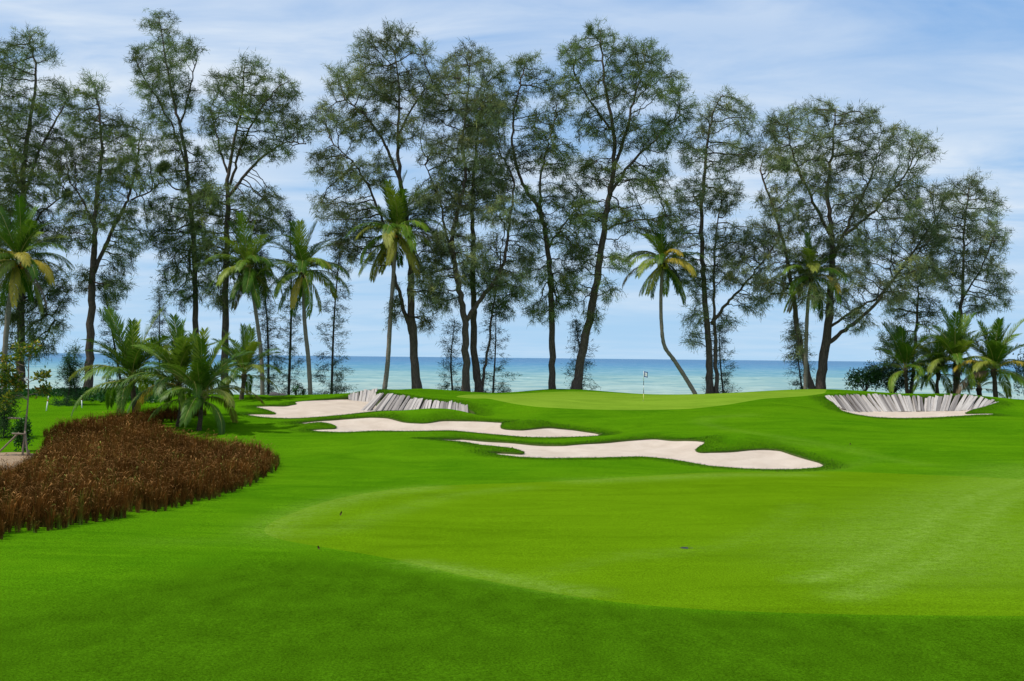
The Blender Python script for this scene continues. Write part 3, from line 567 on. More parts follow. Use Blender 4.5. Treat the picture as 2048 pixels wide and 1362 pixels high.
casuarina('forked casuarina with a thick bare lower trunk, second from the left', 99, [([(176,790),(180,700),(183,600),(187,520),(190,450),(195,380),(205,300),(200,230),(190,165)],18,2),([(188,545),(215,480),(245,420),(262,380),(275,320),(280,260)],9,2),([(262,400),(295,385),(325,365)],4,2),([(190,460),(165,400),(140,365)],6,2)],
  [(185,180,30,35),(172,255,50,45),(235,265,35,40),(280,290,30,45),(145,325,45,40),(225,340,60,45),(295,365,40,30),(160,420,45,35),(225,430,40,40),(245,500,35,40),(225,570,30,40),(150,470,35,35),(265,430,35,30),(285,480,30,25),(200,390,35,35),(165,560,18,25)], T1)
casuarina('slender leaning casuarina with the highest narrow top on the left', 102, [([(394,790),(391,640),(389,520),(382,420),(375,340),(362,260),(345,190),(330,110),(318,35)],13,2),([(372,330),(340,240),(290,160),(265,110)],4,2),([(360,250),(380,180),(395,110)],4,2)],
  [(318,50,32,32),(350,100,40,35),(285,115,28,35),(390,105,20,30),(325,160,45,40),(285,180,25,25),(360,190,35,35),(320,230,35,35),(345,280,35,35),(350,345,40,30),(390,400,45,40),(340,425,35,40),(380,480,50,45),(350,545,35,40),(400,560,30,35),(330,480,30,35),(410,330,25,30),(370,590,28,25)], T1)
casuarina('casuarina with a wide fan of branches above the palm group', 100, [([(449,790),(450,650),(452,520),(456,420),(455,370),(465,300),(480,220),(490,130)],16,2),([(456,395),(490,350),(530,310),(575,285),(612,288)],7,2),([(460,370),(480,300),(520,220),(560,170)],6,2),([(455,345),(435,280),(420,215)],5,2)],
  [(505,145,35,32),(450,175,38,35),(560,190,40,40),(425,240,28,40),(500,220,55,45),(575,255,40,40),(610,270,25,25),(470,295,45,30),(545,300,45,25),(440,395,45,30),(525,405,45,30),(480,440,60,35),(430,500,45,45),(500,560,35,40),(440,590,30,35),(540,460,35,30),(400,440,30,35),(470,520,40,35)], T1)
casuarina('spreading casuarina behind the tall palm left of centre', 98, [([(834,780),(828,700),(822,610),(822,520),(812,430),(800,360),(795,280),(800,190),(790,110)],19,2),([(822,668),(806,610),(790,555),(775,470),(745,390),(710,330),(668,290)],9,2),([(800,360),(770,290),(730,230),(690,200)],7,2),([(797,270),(835,200),(865,165)],5,2)],
  [(790,85,40,32),(738,105,35,35),(840,105,28,30),(690,165,42,40),(765,165,60,45),(850,185,35,40),(658,235,35,38),(720,255,55,40),(800,260,45,35),(650,325,38,35),(700,355,45,35),(755,340,35,35),(660,415,38,28),(715,440,45,40),(790,620,18,35),(855,585,35,35),(870,520,30,40),(850,640,22,25),(720,500,45,35),(680,480,35,28),(850,430,30,40)], T2)
casuarina('casuarina forking low into a wide Y near the centre', 97, [([(932,785),(931,700),(930,640),(918,580),(908,520),(905,470),(922,400),(932,350),(925,290),(935,200),(940,120)],16,2),([(934,640),(960,600),(990,560),(1010,515),(1018,450),(1027,370),(1010,320)],10,3),([(908,525),(890,460),(880,400),(850,330)],7,2)],
  [(940,115,38,30),(900,150,35,35),(880,215,40,42),(945,205,50,45),(870,300,40,40),(935,300,55,45),(1000,320,38,42),(865,395,38,35),(940,410,55,40),(1005,425,40,38),(900,475,40,30),(965,500,50,35),(1035,535,28,40),(855,550,32,40),(885,600,35,28),(1045,580,22,28),(870,500,35,30),(1055,500,25,35),(920,545,25,25),(1000,560,30,25),(975,350,40,35),(985,230,35,40)], T3, per=34)
casuarina('dark trunked casuarina directly behind the Y shaped one', 100.5, [([(958,788),(950,720),(947,640),(946,540),(945,440),(948,340),(960,240),(970,170)],17,2),([(964,775),(975,700),(985,620),(998,540),(1005,480)],6,2)],
  [(985,150,35,28),(965,240,45,50),(905,370,50,40),(990,370,40,45),(960,560,45,40),(1005,590,35,45)], T1)
casuarina('casuarina with a crooked upper trunk right of centre', 99, [([(1105,782),(1104,680),(1102,590),(1098,520),(1088,450),(1075,415),(1050,375),(1030,320),(1025,250),(1040,170),(1050,130)],14,2),([(1085,440),(1080,370),(1095,290),(1110,240)],6,2),([(1095,500),(1130,445),(1170,405)],5,2)],
  [(1050,140,32,32),(1025,205,35,38),(1085,170,25,30),(1085,255,42,40),(1120,215,28,35),(1055,310,42,35),(1115,320,42,40),(1065,390,38,30),(1140,395,45,32),(1090,460,45,35),(1145,490,38,35),(1085,620,38,28),(1120,560,38,35),(1075,540,35,30),(1135,610,25,20),(1060,460,30,35)], (0.115, 0.165, 0.048), per=30)
casuarina('tallest casuarina right of centre, its trunk leaning to the right', 97.5, [([(1151,784),(1165,700),(1185,610),(1200,520),(1212,430),(1225,350),(1228,280),(1215,200),(1205,120),(1200,60)],19,2),([(1225,340),(1250,270),(1270,190),(1290,110)],8,2),([(1218,390),(1260,330),(1310,280),(1360,230)],7,2),([(1222,260),(1180,200),(1150,150)],5,2)],
  [(1200,75,30,28),(1160,115,38,38),(1240,110,30,38),(1300,115,40,35),(1135,175,30,35),(1200,175,42,35),(1270,170,45,42),(1335,185,40,40),(1375,220,25,35),(1180,250,40,35),(1250,265,45,40),(1320,270,45,40),(1190,340,45,35),(1270,355,45,35),(1180,425,42,35),(1250,435,38,35),(1170,515,38,35),(1240,525,28,30),(1320,355,35,35),(1145,570,30,28),(1215,585,22,25),(1190,640,20,20),(1330,430,30,35),(1290,450,30,30),(1160,440,35,30)], T1)
casuarina('casuarina with twin trunks and a long low right branch', 98, [([(1419,792),(1418,720),(1414,650),(1408,560),(1404,480),(1405,400),(1412,310),(1425,230),(1445,190)],15,2),([(1433,792),(1431,700),(1428,600),(1430,500),(1440,420)],9,2),([(1422,648),(1450,610),(1480,580),(1520,530),(1560,475)],7,2)],
  [(1452,205,32,28),(1422,245,32,35),(1485,235,28,35),(1388,305,30,40),(1450,310,42,38),(1500,300,32,35),(1378,395,35,40),(1440,395,45,40),(1365,470,30,35),(1450,480,55,40),(1515,480,38,42),(1400,560,45,38),(1470,545,45,35),(1500,605,32,32),(1395,630,28,30),(1450,640,28,25),(1520,560,28,30),(1350,540,28,35),(1390,680,22,20)], T3)
casuarina('broadest casuarina, twin trunks and huge rounded crown on the right', 97, [([(1638,784),(1648,710),(1658,620),(1664,540),(1662,460),(1655,380),(1665,300),(1670,220)],21,2),([(1626,784),(1603,700),(1590,620),(1580,550),(1565,480),(1540,400),(1520,340)],13,3),([(1652,690),(1690,660),(1730,630),(1780,570),(1830,500),(1870,440)],9,3),([(1658,655),(1710,620),(1760,590),(1800,540)],6,2),([(1663,525),(1700,440),(1735,370),(1760,300)],8,2),([(1690,470),(1750,420),(1810,350),(1840,290)],6,2),([(1660,470),(1620,390),(1590,320),(1575,260)],7,2)],
  [(1650,228,50,24),(1580,248,45,32),(1720,245,45,30),(1538,275,25,35),(1790,285,40,35),(1845,300,30,35),(1640,290,50,40),(1720,315,50,40),(1570,325,45,40),(1800,365,50,45),(1640,365,50,40),(1550,405,40,40),(1720,405,50,40),(1600,435,45,35),(1825,435,45,45),(1680,485,50,40),(1560,495,40,42),(1760,495,45,40),(1855,475,40,45),(1700,555,45,35),(1780,575,45,35),(1600,575,38,35),(1722,640,26,30),(1590,690,22,35),(1620,520,40,35),(1640,600,30,30),(1820,540,40,35),(1870,540,30,35),(1690,620,35,25),(1545,570,35,35),(1880,400,28,35)], T3, depth=0.7)
casuarina('narrow casuarina rising behind the palms at the right edge', 101, [([(1911,795),(1918,700),(1925,600),(1927,520),(1930,440),(1938,380)],10,2),([(1924,600),(1960,540),(1990,470)],4,2)],
  [(1948,380,32,30),(1900,395,28,30),(1982,415,25,35),(1930,445,42,35),(1890,475,35,35),(1980,480,38,35),(1940,530,50,35),(2000,560,28,35),(1900,555,35,35),(1965,605,50,25)], T3)
casuarina('small thin casuarina behind the broadleaf bush on the right', 103, [([(1821,798),(1830,680),(1836,600),(1840,540)],8,2)], [(1840,555,35,35),(1808,615,36,36),(1860,625,30,35),(1798,690,38,38),(1850,700,35,32),(1785,740,25,30)], T1)

def young_casuarina(label, bx, by, tx, ty, hw, Y, trunk_w=7, bare=0.25, tone=(0.062, 0.100, 0.048), per=22):
    pb, pt = P(bx, by, Y), P(tx, ty, Y); zb = gz(pb[0], Y); mid = 0.5 * (pb + pt) + np.array([random.uniform(-0.3, 0.3), random.uniform(-0.3, 0.3), 0])
    root = empty('young_casuarina', (pb[0], Y, zb)); tag(root, label, 'tree', 'young casuarinas'); st = catmull([[pb[0], Y, min(zb, pb[2]) - 0.3], pb, mid, pt], 8)
    V, F = tube(st, np.linspace(trunk_w, 1.2, len(st)) * PX(Y) / 2, 7); obj('trunk', V, F, M['twig'], root)
    H = pt[2] - pb[2]; p0, p1, tips, dirs = [], [], [], []
    nb = max(24, int(H * 6.5))
    for i in range(nb):
        f = bare + (1 - bare) * (i / nb) ** 0.9; k = f * (len(st) - 1); j = min(int(k), len(st) - 2); o_ = st[j] + (st[j + 1] - st[j]) * (k - j)
        a = i * 2.4 + random.uniform(-0.4, 0.4); ln = hw * PX(Y) * (1.05 - f * 0.85 + (0 if f > bare + 0.1 else -0.25)) * random.uniform(0.6, 1.15); el = random.uniform(-0.05, 0.5); d = np.array([math.cos(a), math.sin(a), el])
        q = o_; n = max(3, int(ln / 0.3))
        for s in range(n):
            d = norm(d + np.array([0, 0, -0.05]) + rng.normal(0, 0.1, 3)); q2 = q + d * ln / n; p0.append(q); p1.append(q2); q = q2
            if s >= n * 0.2: tips.append(q); dirs.append(d)
            if s >= 1 and random.random() < 0.75: e_ = norm(d + rng.normal(0, 0.6, 3)); tips.append(q + e_ * 0.3); dirs.append(e_); p0.append(q); p1.append(q + e_ * 0.35)
    p0, p1 = np.array(p0), np.array(p1); V, F = segs(p0, p1, np.full(len(p0), 0.014), np.full(len(p0), 0.010), 3); obj('branchwork', V, F, M['twig'], root)['kind'] = 'stuff'
    tips.append(pt); dirs.append(np.array([0, 0, 1.0])); tips, dirs = np.array(tips), np.array(dirs)
    V, F, C = plume(tips, dirs, tone, per, 0.36, rng.uniform(-0.1, 0.35, len(tips)), 0.036, 0.6); obj('crown', V, F, M['needle'], root, False, C)['kind'] = 'stuff'
    return root
young_casuarina('thin leaning casuarina behind the palm group, right of the forked tree', 246, 792, 203, 545, 34, 104, 8, 0.3)
young_casuarina('faint feathery young casuarina rising behind the palm group', 318, 792, 318, 575, 34, 112, 5, 0.2, (0.05, 0.075, 0.05))
young_casuarina('thin dark casuarina just right of the leaning palm trunk', 537, 794, 520, 500, 30, 103, 8, 0.35)
young_casuarina('thin casuarina with a bare lower stem left of the slim palm', 577, 795, 580, 420, 40, 103, 9, 0.18)
young_casuarina('layered conical casuarina standing alone right of the slim palm', 663, 790, 683, 465, 46, 102, 8, 0.16)
young_casuarina('low feathery casuarina bush left of the Y shaped tree', 905, 786, 910, 640, 38, 101, 6, 0.03)
young_casuarina('low feathery casuarina bush right of the Y shaped tree', 986, 786, 992, 605, 46, 102, 6, 0.03)
young_casuarina('small casuarina tangled with the leaning trunk right of centre', 1163, 783, 1150, 640, 36, 100, 6, 0.3)
young_casuarina('dark casuarina bush at the foot of the twin trunked tree', 1447, 790, 1438, 650, 40, 99.5, 6, 0.02, per=28)
young_casuarina('small casuarina under the left trunk of the broadest tree', 1604, 780, 1590, 640, 32, 100, 5, 0.3)
young_casuarina('sparse tiny casuarina shrub left of the bare trunk on the left lawn', 158, 808, 152, 690, 22, 88, 4, 0.05, (0.045, 0.10, 0.04))
young_casuarina('bushy bright casuarina shrub on the left lawn between the marker posts', 131, 812, 136, 712, 26, 84, 5, 0.0, (0.035, 0.088, 0.03), 40)
young_casuarina('dense dark casuarina shrub at the left edge behind the staked sapling', 4, 905, 6, 778, 36, 66, 5, 0.0, (0.035, 0.07, 0.022), 44)

# ------------------------------------------------------------------ coconut palms
def frond_mesh(kind, seed, mats):
    r = np.random.default_rng(seed); e0, bend, sag = {0: (83, 26, 0.06), 1: (64, 58, 0.22), 2: (38, 92, 0.55), 3: (8, 86, 0.9), 4: (-38, 42, 1.0)}[kind]
    n = 26; t = np.linspace(0, 1, n); el_ = np.radians(e0 - bend * t ** 1.25 + r.uniform(-4, 4)); az = np.cumsum(r.normal(0, 0.02, n))
    T = np.stack([np.cos(el_) * np.cos(az), np.cos(el_) * np.sin(az), np.sin(el_)], 1); pts = np.vstack([[0, 0, 0], np.cumsum(T[:-1] * (1 / (n - 1)), axis=0)])
    V, F = tube(pts, np.interp(t, [0, 0.12, 1], [0.014, 0.0085, 0.0015]), 5); nq = len(F[0]) + len(F[1]); Vs = [V]; tri = []; o = len(V)
    m = 70
    for side in (-1, 1):
        for i in range(m):
            f = 0.13 + 0.87 * (i / (m - 1)); k = f * (n - 1); j = min(int(k), n - 2); p = pts[j] + (pts[j + 1] - pts[j]) * (k - j); fw = T[j]; sd_ = norm(np.cross(np.array([0, 0, 1.0]), fw) + 1e-4); upn = np.cross(fw, sd_)
            ln = 0.23 * (math.sin(math.pi * min(1, 0.14 + 0.80 * f)) ** 0.55) * r.uniform(0.82, 1.12); w = 0.0062 * r.uniform(0.8, 1.2)
            d = norm(fw * (0.72 + 0.45 * f) + sd_ * side * 0.78 + upn * (0.22 if kind < 2 else 0.05) + r.normal(0, 0.08, 3)); d2 = norm(d + np.array([0, 0, -1]) * sag * r.uniform(0.6, 1.25))
            d3 = norm(d2 + np.array([0, 0, -1]) * sag * 0.7); wv = norm(np.cross(d, upn)) * w
            a, b = p + d * ln * 0.34, p + d * ln * 0.34 + d2 * ln * 0.36; c = b + d3 * ln * 0.34
            Vs.append(np.array([p - wv * 0.4, p + wv * 0.4, a - wv, a + wv, b - wv * 0.8, b + wv * 0.8, c])); tri += [(o, o + 1, o + 3), (o, o + 3, o + 2), (o + 2, o + 3, o + 5), (o + 2, o + 5, o + 4), (o + 4, o + 5, o + 6)]; o += 7
    me = mk_mesh('frond', np.vstack(Vs), [F[0], np.vstack([F[1], tri])], mats, True)
    mi = np.ones(len(me.polygons), np.int32); mi[:nq] = 0; me.polygons.foreach_set('material_index', mi); return me
FR = {k: [frond_mesh(k, 10 * k + s, [M['rachis'], M['frond']]) for s in range(3)] for k in range(5)}
FRO = {k: [frond_mesh(k, 10 * k + s + 500, [M['rachis'], M['frond_old']]) for s in range(2)] for k in (2, 3, 4)}
FRD = {k: [frond_mesh(k, 900 + k, [M['frond_dead'], M['frond_dead']])] for k in (1, 3, 4)}
PALM_T, PALM_Y = 'tall coconut palms by the shore', 'young coconut palms'
def nut_mesh(mat):
    V, F = tube(np.array([[0, 0, z] for z in (-1, -0.8, -0.4, 0, 0.45, 0.8, 1)]), np.array([0.15, 0.58, 0.92, 1, 0.85, 0.5, 0.12]) * 0.78, 8); return mk_mesh('coconut', V, F, mat)
NUT = {'o': nut_mesh(M['coconut_orange']), 'g': nut_mesh(M['coconut_green'])}
def palm(label, trunk, Y, width, length, n=26, young=False, nuts=None, old=0.13, wind=0.0, tilt=(0, 0)):
    a = np.array(trunk, float); b0 = hit(*trunk[0]) if Y is None else None
    if Y is None: Y = b0[1]
    tp = P(a[:, 0], a[:, 1], np.full(len(a), Y)); zb = gz(tp[0][0], Y); root = empty('coconut_palm', (tp[0][0], Y, zb)); tag(root, label, 'palm tree', PALM_Y if young else PALM_T)
    st = catmull(np.vstack([[tp[0][0], Y, min(zb, tp[0][2]) - 0.3], tp]), 8); m = len(st); w = np.linspace(1.15, 0.8, m) * width * PX(Y) / 2
    w *= 1 + 0.05 * np.sin(np.arange(m) * 2.1); w[:3] *= 1.3
    V, F = tube(st, w, 10, True, 0.05); obj('trunk', V, F, M['palm_dark'] if young else M['palm_bark'], root); top = st[-1]
    hd = catmull([top - [0, 0, 0.5], top, top + [0, 0, 0.35]], 4); V, F = tube(hd, np.interp(np.arange(len(hd)), [0, 4, len(hd) - 1], [w[-1] * 1.1, w[-1] * 1.7, 0.05]), 9, True, 0.15); obj('crown_shaft', V, F, M['palm_dark'], root)
    n = int(n * 1.3); order = np.linspace(0, 1, n)
    for i in range(n):
        f = order[i]
        if young: kind = 0 if f < 0.20 else 1 if f < 0.60 else 2 if f < 0.86 else 3
        else: kind = 0 if f < 0.08 else 1 if f < 0.30 else 2 if f < 0.58 else 3 if f < 0.82 else 4
        pool = FR[kind]
        if kind >= 2 and random.random() < old * (1.6 if kind >= 3 else 1): pool = FRO[kind]
        if kind in (3, 4) and random.random() < 0.06: pool = FRD[kind]
        o = bpy.data.objects.new('frond', random.choice(pool)); link(o, root)
        sc = length * random.uniform(0.82, 1.08) * (0.9 if kind == 4 else 1.0)
        rz = i * 2.39996 + random.uniform(-0.25, 0.25)
        o.matrix_local = Matrix.Translation(Vector(top - np.array(root.location)) + Vector((0, 0, 0.25 - 0.3 * f))) @ Matrix.Rotation(R(tilt[0]), 4, 'Y') @ Matrix.Rotation(rz, 4, 'Z') @ Matrix.Rotation(R(random.uniform(-9, 9)), 4, 'Y') @ Matrix.Rotation(R(random.uniform(-14, 14)), 4, 'X') @ Matrix.Scale(sc, 4)
    if nuts:
        for i in range(nuts[1]):
            o = bpy.data.objects.new('coconut', NUT[nuts[0]]); link(o, root); an = i * 2.4; rr = random.uniform(0.22, 0.42)
            o.location = Vector(top - np.array(root.location)) + Vector((math.cos(an) * rr, math.sin(an) * rr - 0.1, random.uniform(-0.5, -0.05))); o.scale = (0.14,) * 3; o.rotation_euler = (random.uniform(-0.6, 0.6), random.uniform(-0.6, 0.6), 0)
    return root
palm('coconut palm at the left edge with a bunch of orange coconuts', [(8,780),(10,700),(20,600),(36,525)], 93, 11, 4.6, 30, nuts=('o', 10), old=0.35)
palm('leaning coconut palm behind the young palm group', [(525,792),(523,720),(514,640),(498,540)], 97, 8.5, 4.2, 26)
palm('slim upright coconut palm standing between two thin casuarinas', [(621,793),(617,720),(609,640),(607,545)], 97, 9, 4.3, 26)
palm('coconut palm with hanging yellow ribbed fronds left of the Y shaped tree', [(769,780),(775,730),(780,650),(786,560),(793,468)], 96.5, 9.5, 4.6, 32, nuts=('o', 3), old=0.28)
palm('coconut palm with a sharply bent leaning trunk near the flag', [(1392,791),(1372,757),(1348,720),(1329,692),(1323,650),(1322,590),(1326,527)], 96, 8, 4.0, 24, nuts=('g', 9))
palm('straight coconut palm in front of the broadest casuarina', [(1611,783),(1612,700),(1615,620),(1622,556)], 95.5, 8, 3.9, 24, old=0.2)
palm('left palm of the young group, half hidden in brown grass', [(272,836),(268,800),(264,762)], None, 12, 4.3, 20, True)
palm('middle young palm of the left group, with a dark curved trunk', [(356,853),(362,815),(358,772)], None, 10, 3.9, 20, True)
palm('nearest young palm of the left group, bare grey foot on the lawn', [(398,861),(401,835),(402,800)], None, 10, 3.9, 21, True, old=0.28)
palm('dark young palm behind the left group, near the sea', [(483,796),(486,775),(488,752)], 90, 9, 3.7, 18, True)
palm('leftmost of the young palms beyond the right bunker, dark fronds', [(1815,795),(1813,770),(1811,742)], 94, 8, 3.7, 17, True)
palm('thin young palm second from the left beyond the right bunker', [(1877,795),(1874,772),(1877,748)], 94, 7, 3.3, 15, True)
palm('tallest young palm beyond the right bunker', [(1910,797),(1911,765),(1912,728)], 93, 8.5, 4.1, 20, True)
palm('rightmost young palm, its fronds crossing the right edge', [(1992,802),(1990,775),(1988,742)], 91.5, 10, 4.3, 21, True, old=0.28)
palm('low dark young palm between the tallest and the rightmost young palms', [(1962,800),(1960,790),(1958,778)], 96, 9, 3.0, 12, True)

# ------------------------------------------------------------------ broadleaf plants
def leaves(p, d, ln, wd, col):
    n = len(p); s = norm(np.cross(d, rng.normal(size=d.shape))); u = np.cross(s, d)
    V = np.stack([p, p + d * (ln * 0.5)[:, None] - s * wd[:, None] / 2, p + d * ln[:, None] - u * (0.12 * ln)[:, None], p + d * (ln * 0.5)[:, None] + s * wd[:, None] / 2], 1).reshape(-1, 3)
    b = np.arange(n)[:, None] * 4; return V, np.vstack([b + [0, 1, 2], b + [0, 2, 3]]), np.repeat(col, 4, 0)
def bush(name, label, cat, bx, by, Y, rx, h, n, pal, leaf=0.14, blobs=None):
    pb = P(bx, by, Y); zb = gz(pb[0], Y); root = empty(name, (pb[0], Y, zb)); tag(root, label, cat); c0 = np.array([pb[0], Y, zb]); st, cl = [], []
    for i in range(14):
        a = i * 2.4; f = random.uniform(0.3, 0.95); e_ = c0 + np.array([math.cos(a) * rx * f, math.sin(a) * rx * 0.6 * f, h * random.uniform(0.4, 0.85)]); st.append(tube(catmull([c0 - [0, 0, 0.1], 0.5 * (c0 + e_) + [0, 0, 0.1], e_], 4), np.linspace(0.03, 0.008, 9), 4)); cl.append(e_)
    V, F = join(st); obj('stem', V, F, M['twig'], root)
    cl = np.array(cl + [c0 + np.array([random.uniform(-1, 1) * rx * 0.8, random.uniform(-1, 1) * rx * 0.5, random.uniform(0.2, 0.8) * h]) for _ in range(26)])
    k = rng.integers(0, len(cl), n); u = norm(rng.normal(size=(n, 3))); p = cl[k] + u * np.array([rx, rx * 0.7, h]) * 0.26 * rng.random((n, 1)) ** 0.4; p[:, 2] = np.maximum(p[:, 2], zb + 0.03)
    d = norm(u + rng.normal(0, 0.5, (n, 3)) + [0, 0, 0.25]); c = np.array(pal)[rng.integers(0, len(pal), n)] * rng.uniform(0.7, 1.25, (n, 1))
    V, F, C = leaves(p, d, leaf * rng.uniform(0.7, 1.3, n), leaf * 0.55 * rng.uniform(0.8, 1.2, n), c); obj('foliage', V, F, M['leaf'], root, True, C); return root
bush('broadleaf_bush', 'round glossy green bush left of the right hand palms', 'bush', 1730, 790, 95, 1.5, 1.9, 2600, [(0.03, 0.085, 0.015), (0.045, 0.11, 0.02), (0.025, 0.07, 0.012)], 0.17)
bush('broadleaf_bush', 'dark mounded bush at the foot of the leftmost right hand palm', 'bush', 1785, 795, 96, 2.2, 2.6, 4200, [(0.016, 0.042, 0.012), (0.022, 0.055, 0.014), (0.014, 0.035, 0.01)], 0.13)
bush('broadleaf_bush', 'dark bush at the right edge behind the rightmost palm', 'bush', 2052, 800, 99, 1.0, 4.6, 1800, [(0.018, 0.045, 0.012), (0.025, 0.06, 0.015)], 0.16)
bush('shore_plant', 'small upright leafy plant by the thin casuarina foot', 'plant', 592, 795, 94, 0.28, 0.75, 130, [(0.03, 0.13, 0.02), (0.04, 0.16, 0.02)], 0.13)
bush('shore_plant', 'tiny dark green plant just left of the slim palm foot', 'plant', 606, 794, 94, 0.2, 0.45, 110, [(0.02, 0.08, 0.015)], 0.11)
bush('broadleaf_bush', 'dense bright green bush at the foot of the staked sapling', 'bush', 46, 903, 61.5, 0.42, 1.75, 1100, [(0.035, 0.12, 0.012), (0.05, 0.16, 0.016), (0.025, 0.085, 0.01)], 0.15)
# staked sapling
pb = hit(44, 912); root = empty('sapling', tuple(pb)); tag(root, 'young staked tree with yellow green leaves at the left edge', 'tree'); Ys = pb[1]
tr = catmull(np.vstack([pb - [0, 0, 0.2], P(np.array([50, 56, 57, 58]), np.array([860, 800, 745, 700]), np.full(4, Ys))]), 6); V, F = tube(tr, np.linspace(0.055, 0.02, len(tr)), 7); obj('trunk', V, F, M['stake'], root)
br, ends = [], []
for px in ([(55,800),(30,790),(5,808),(-30,830)], [(57,770),(40,755),(15,760),(-20,770)], [(57,745),(45,715),(38,690)], [(57,765),(75,755),(90,748)], [(57,790),(78,785),(94,778)], [(57,735),(30,725),(0,715),(-25,705)], [(57,725),(64,705),(66,690)], [(56,800),(25,775),(-10,745)], [(57,780),(45,775),(30,770)], [(50,745),(25,740),(5,738)]):
    a = np.array(px, float); w = catmull(P(a[:, 0], a[:, 1], Ys + np.linspace(0, random.uniform(-0.6, 0.6), len(a))), 5); V, F = tube(w, np.linspace(0.02, 0.007, len(w)), 5); br.append((V, F)); ends += list(w[6:])
V, F = join(br); obj('branchwork', V, F, M['stake'], root); ends = np.array(ends); k = rng.integers(0, len(ends), 1900); u = norm(rng.normal(size=(1900, 3)) * [1, 1, 0.6]); p = ends[k] + u * rng.uniform(0.05, 0.28, (1900, 1))
pal = 1.5 * np.array([(0.09, 0.14, 0.012), (0.19, 0.20, 0.015), (0.05, 0.10, 0.010), (0.30, 0.24, 0.015), (0.22, 0.12, 0.015), (0.07, 0.13, 0.012)]); c = pal[rng.choice(6, 1900, p=[.3, .2, .22, .1, .05, .13])] * rng.uniform(0.75, 1.2, (1900, 1))
V, F, C = leaves(p, norm(u + [0, 0, 0.25]), rng.uniform(0.16, 0.28, 1900), rng.uniform(0.09, 0.14, 1900), c); obj('foliage', V, F, M['leaf'], root, True, C)
tg = P(53, 758, Ys - 0.12); V, F = tube(np.array([tg - [0, 0.01, 0], tg + [0, 0.01, 0]]), 0.13, 4); obj('tag_plate', V, F, M['white'], root, False)
tg2 = P(54, 759, Ys - 0.14); V, F = tube(np.array([tg2 - [0, 0.008, 0], tg2 + [0, 0.008, 0]]), 0.035, 6); obj('tag_mark', V, F, M['black'], root, False)
root = empty('tree_stake_frame', tuple(pb)); tag(root, 'rough timber tripod propping the sapling at the left edge', 'tree stake')
for p0_, p1_, nm, dy_ in (((-16, 918), (38, 865), 'post', -0.25), ((57, 925), (50, 862), 'post', -0.35), ((60, 921), (57, 900), 'post', 0.12), ((16, 946), (-4, 912), 'post', -0.6), ((24, 867), (51, 868), 'crossbar', -0.42), ((16, 836), (42, 837), 'crossbar', -0.2)):
    q0, q1 = P(*p0_, Ys + dy_), P(*p1_, Ys + dy_ * 0.8)
    if nm == 'post': q0[2] = min(q0[2], gz(q0[0], q0[1]) - 0.1)
    V, F = tube(np.linspace(q0, q1, 6), 0.045, 7, True, 0.08); obj(nm, V, F, M['stake'], root)
# bare earth under the sapling
bp = relax(outline([(-60, 940), (-60, 908), (0, 906), (40, 904), (70, 908), (78, 920), (40, 934), (0, 950)], 0.3), 4)
cc_ = bp.mean(0); rings = [cc_ + (bp - cc_) * s for s in (1, 0.66, 0.33)]; n = len(bp); V = np.vstack([np.column_stack([r_, ground(r_) + 0.012]) for r_ in rings] + [[[cc_[0], cc_[1], gz(*cc_) + 0.012]]]); j = np.arange(n); j2 = (j + 1) % n
tag(obj('bare_earth', V, [np.vstack([np.stack([j, j2, n + j2, n + j], -1), np.stack([n + j, n + j2, 2 * n + j2, 2 * n + j], -1)]), np.stack([2 * n + j, 2 * n + j2, np.full(n, 3 * n)], -1)], M['mulch']), 'patch of bare brown earth', kind='structure')

# ------------------------------------------------------------------ ground cover on the left shore
gq = np.column_stack([rng.uniform(-60, -21, 16000), rng.uniform(86, 99, 16000)]); px_lim = gq[:, 0] / gq[:, 1] * FPX + 1024; gq = gq[(px_lim < 330) & (gq[:, 1] > 87 + 3 * np.sin(gq[:, 0] * 0.5) + 0.0 * px_lim)]; n = len(gq)
p = np.column_stack([gq, ground(gq) + rng.uniform(0.02, 0.32, n)]); d = norm(rng.normal(0, 0.6, (n, 3)) + [0, 0, 0.6]); c = np.array([0.025, 0.10, 0.01]) * rng.uniform(0.5, 1.35, (n, 1))
V, F, C = leaves(p, d, rng.uniform(0.15, 0.32, n), rng.uniform(0.12, 0.22, n), c); tag(obj('creeping_ground_cover', V, F, M['leaf'], None, True, C), 'dark green creeping vine cover along the left shore', kind='stuff')

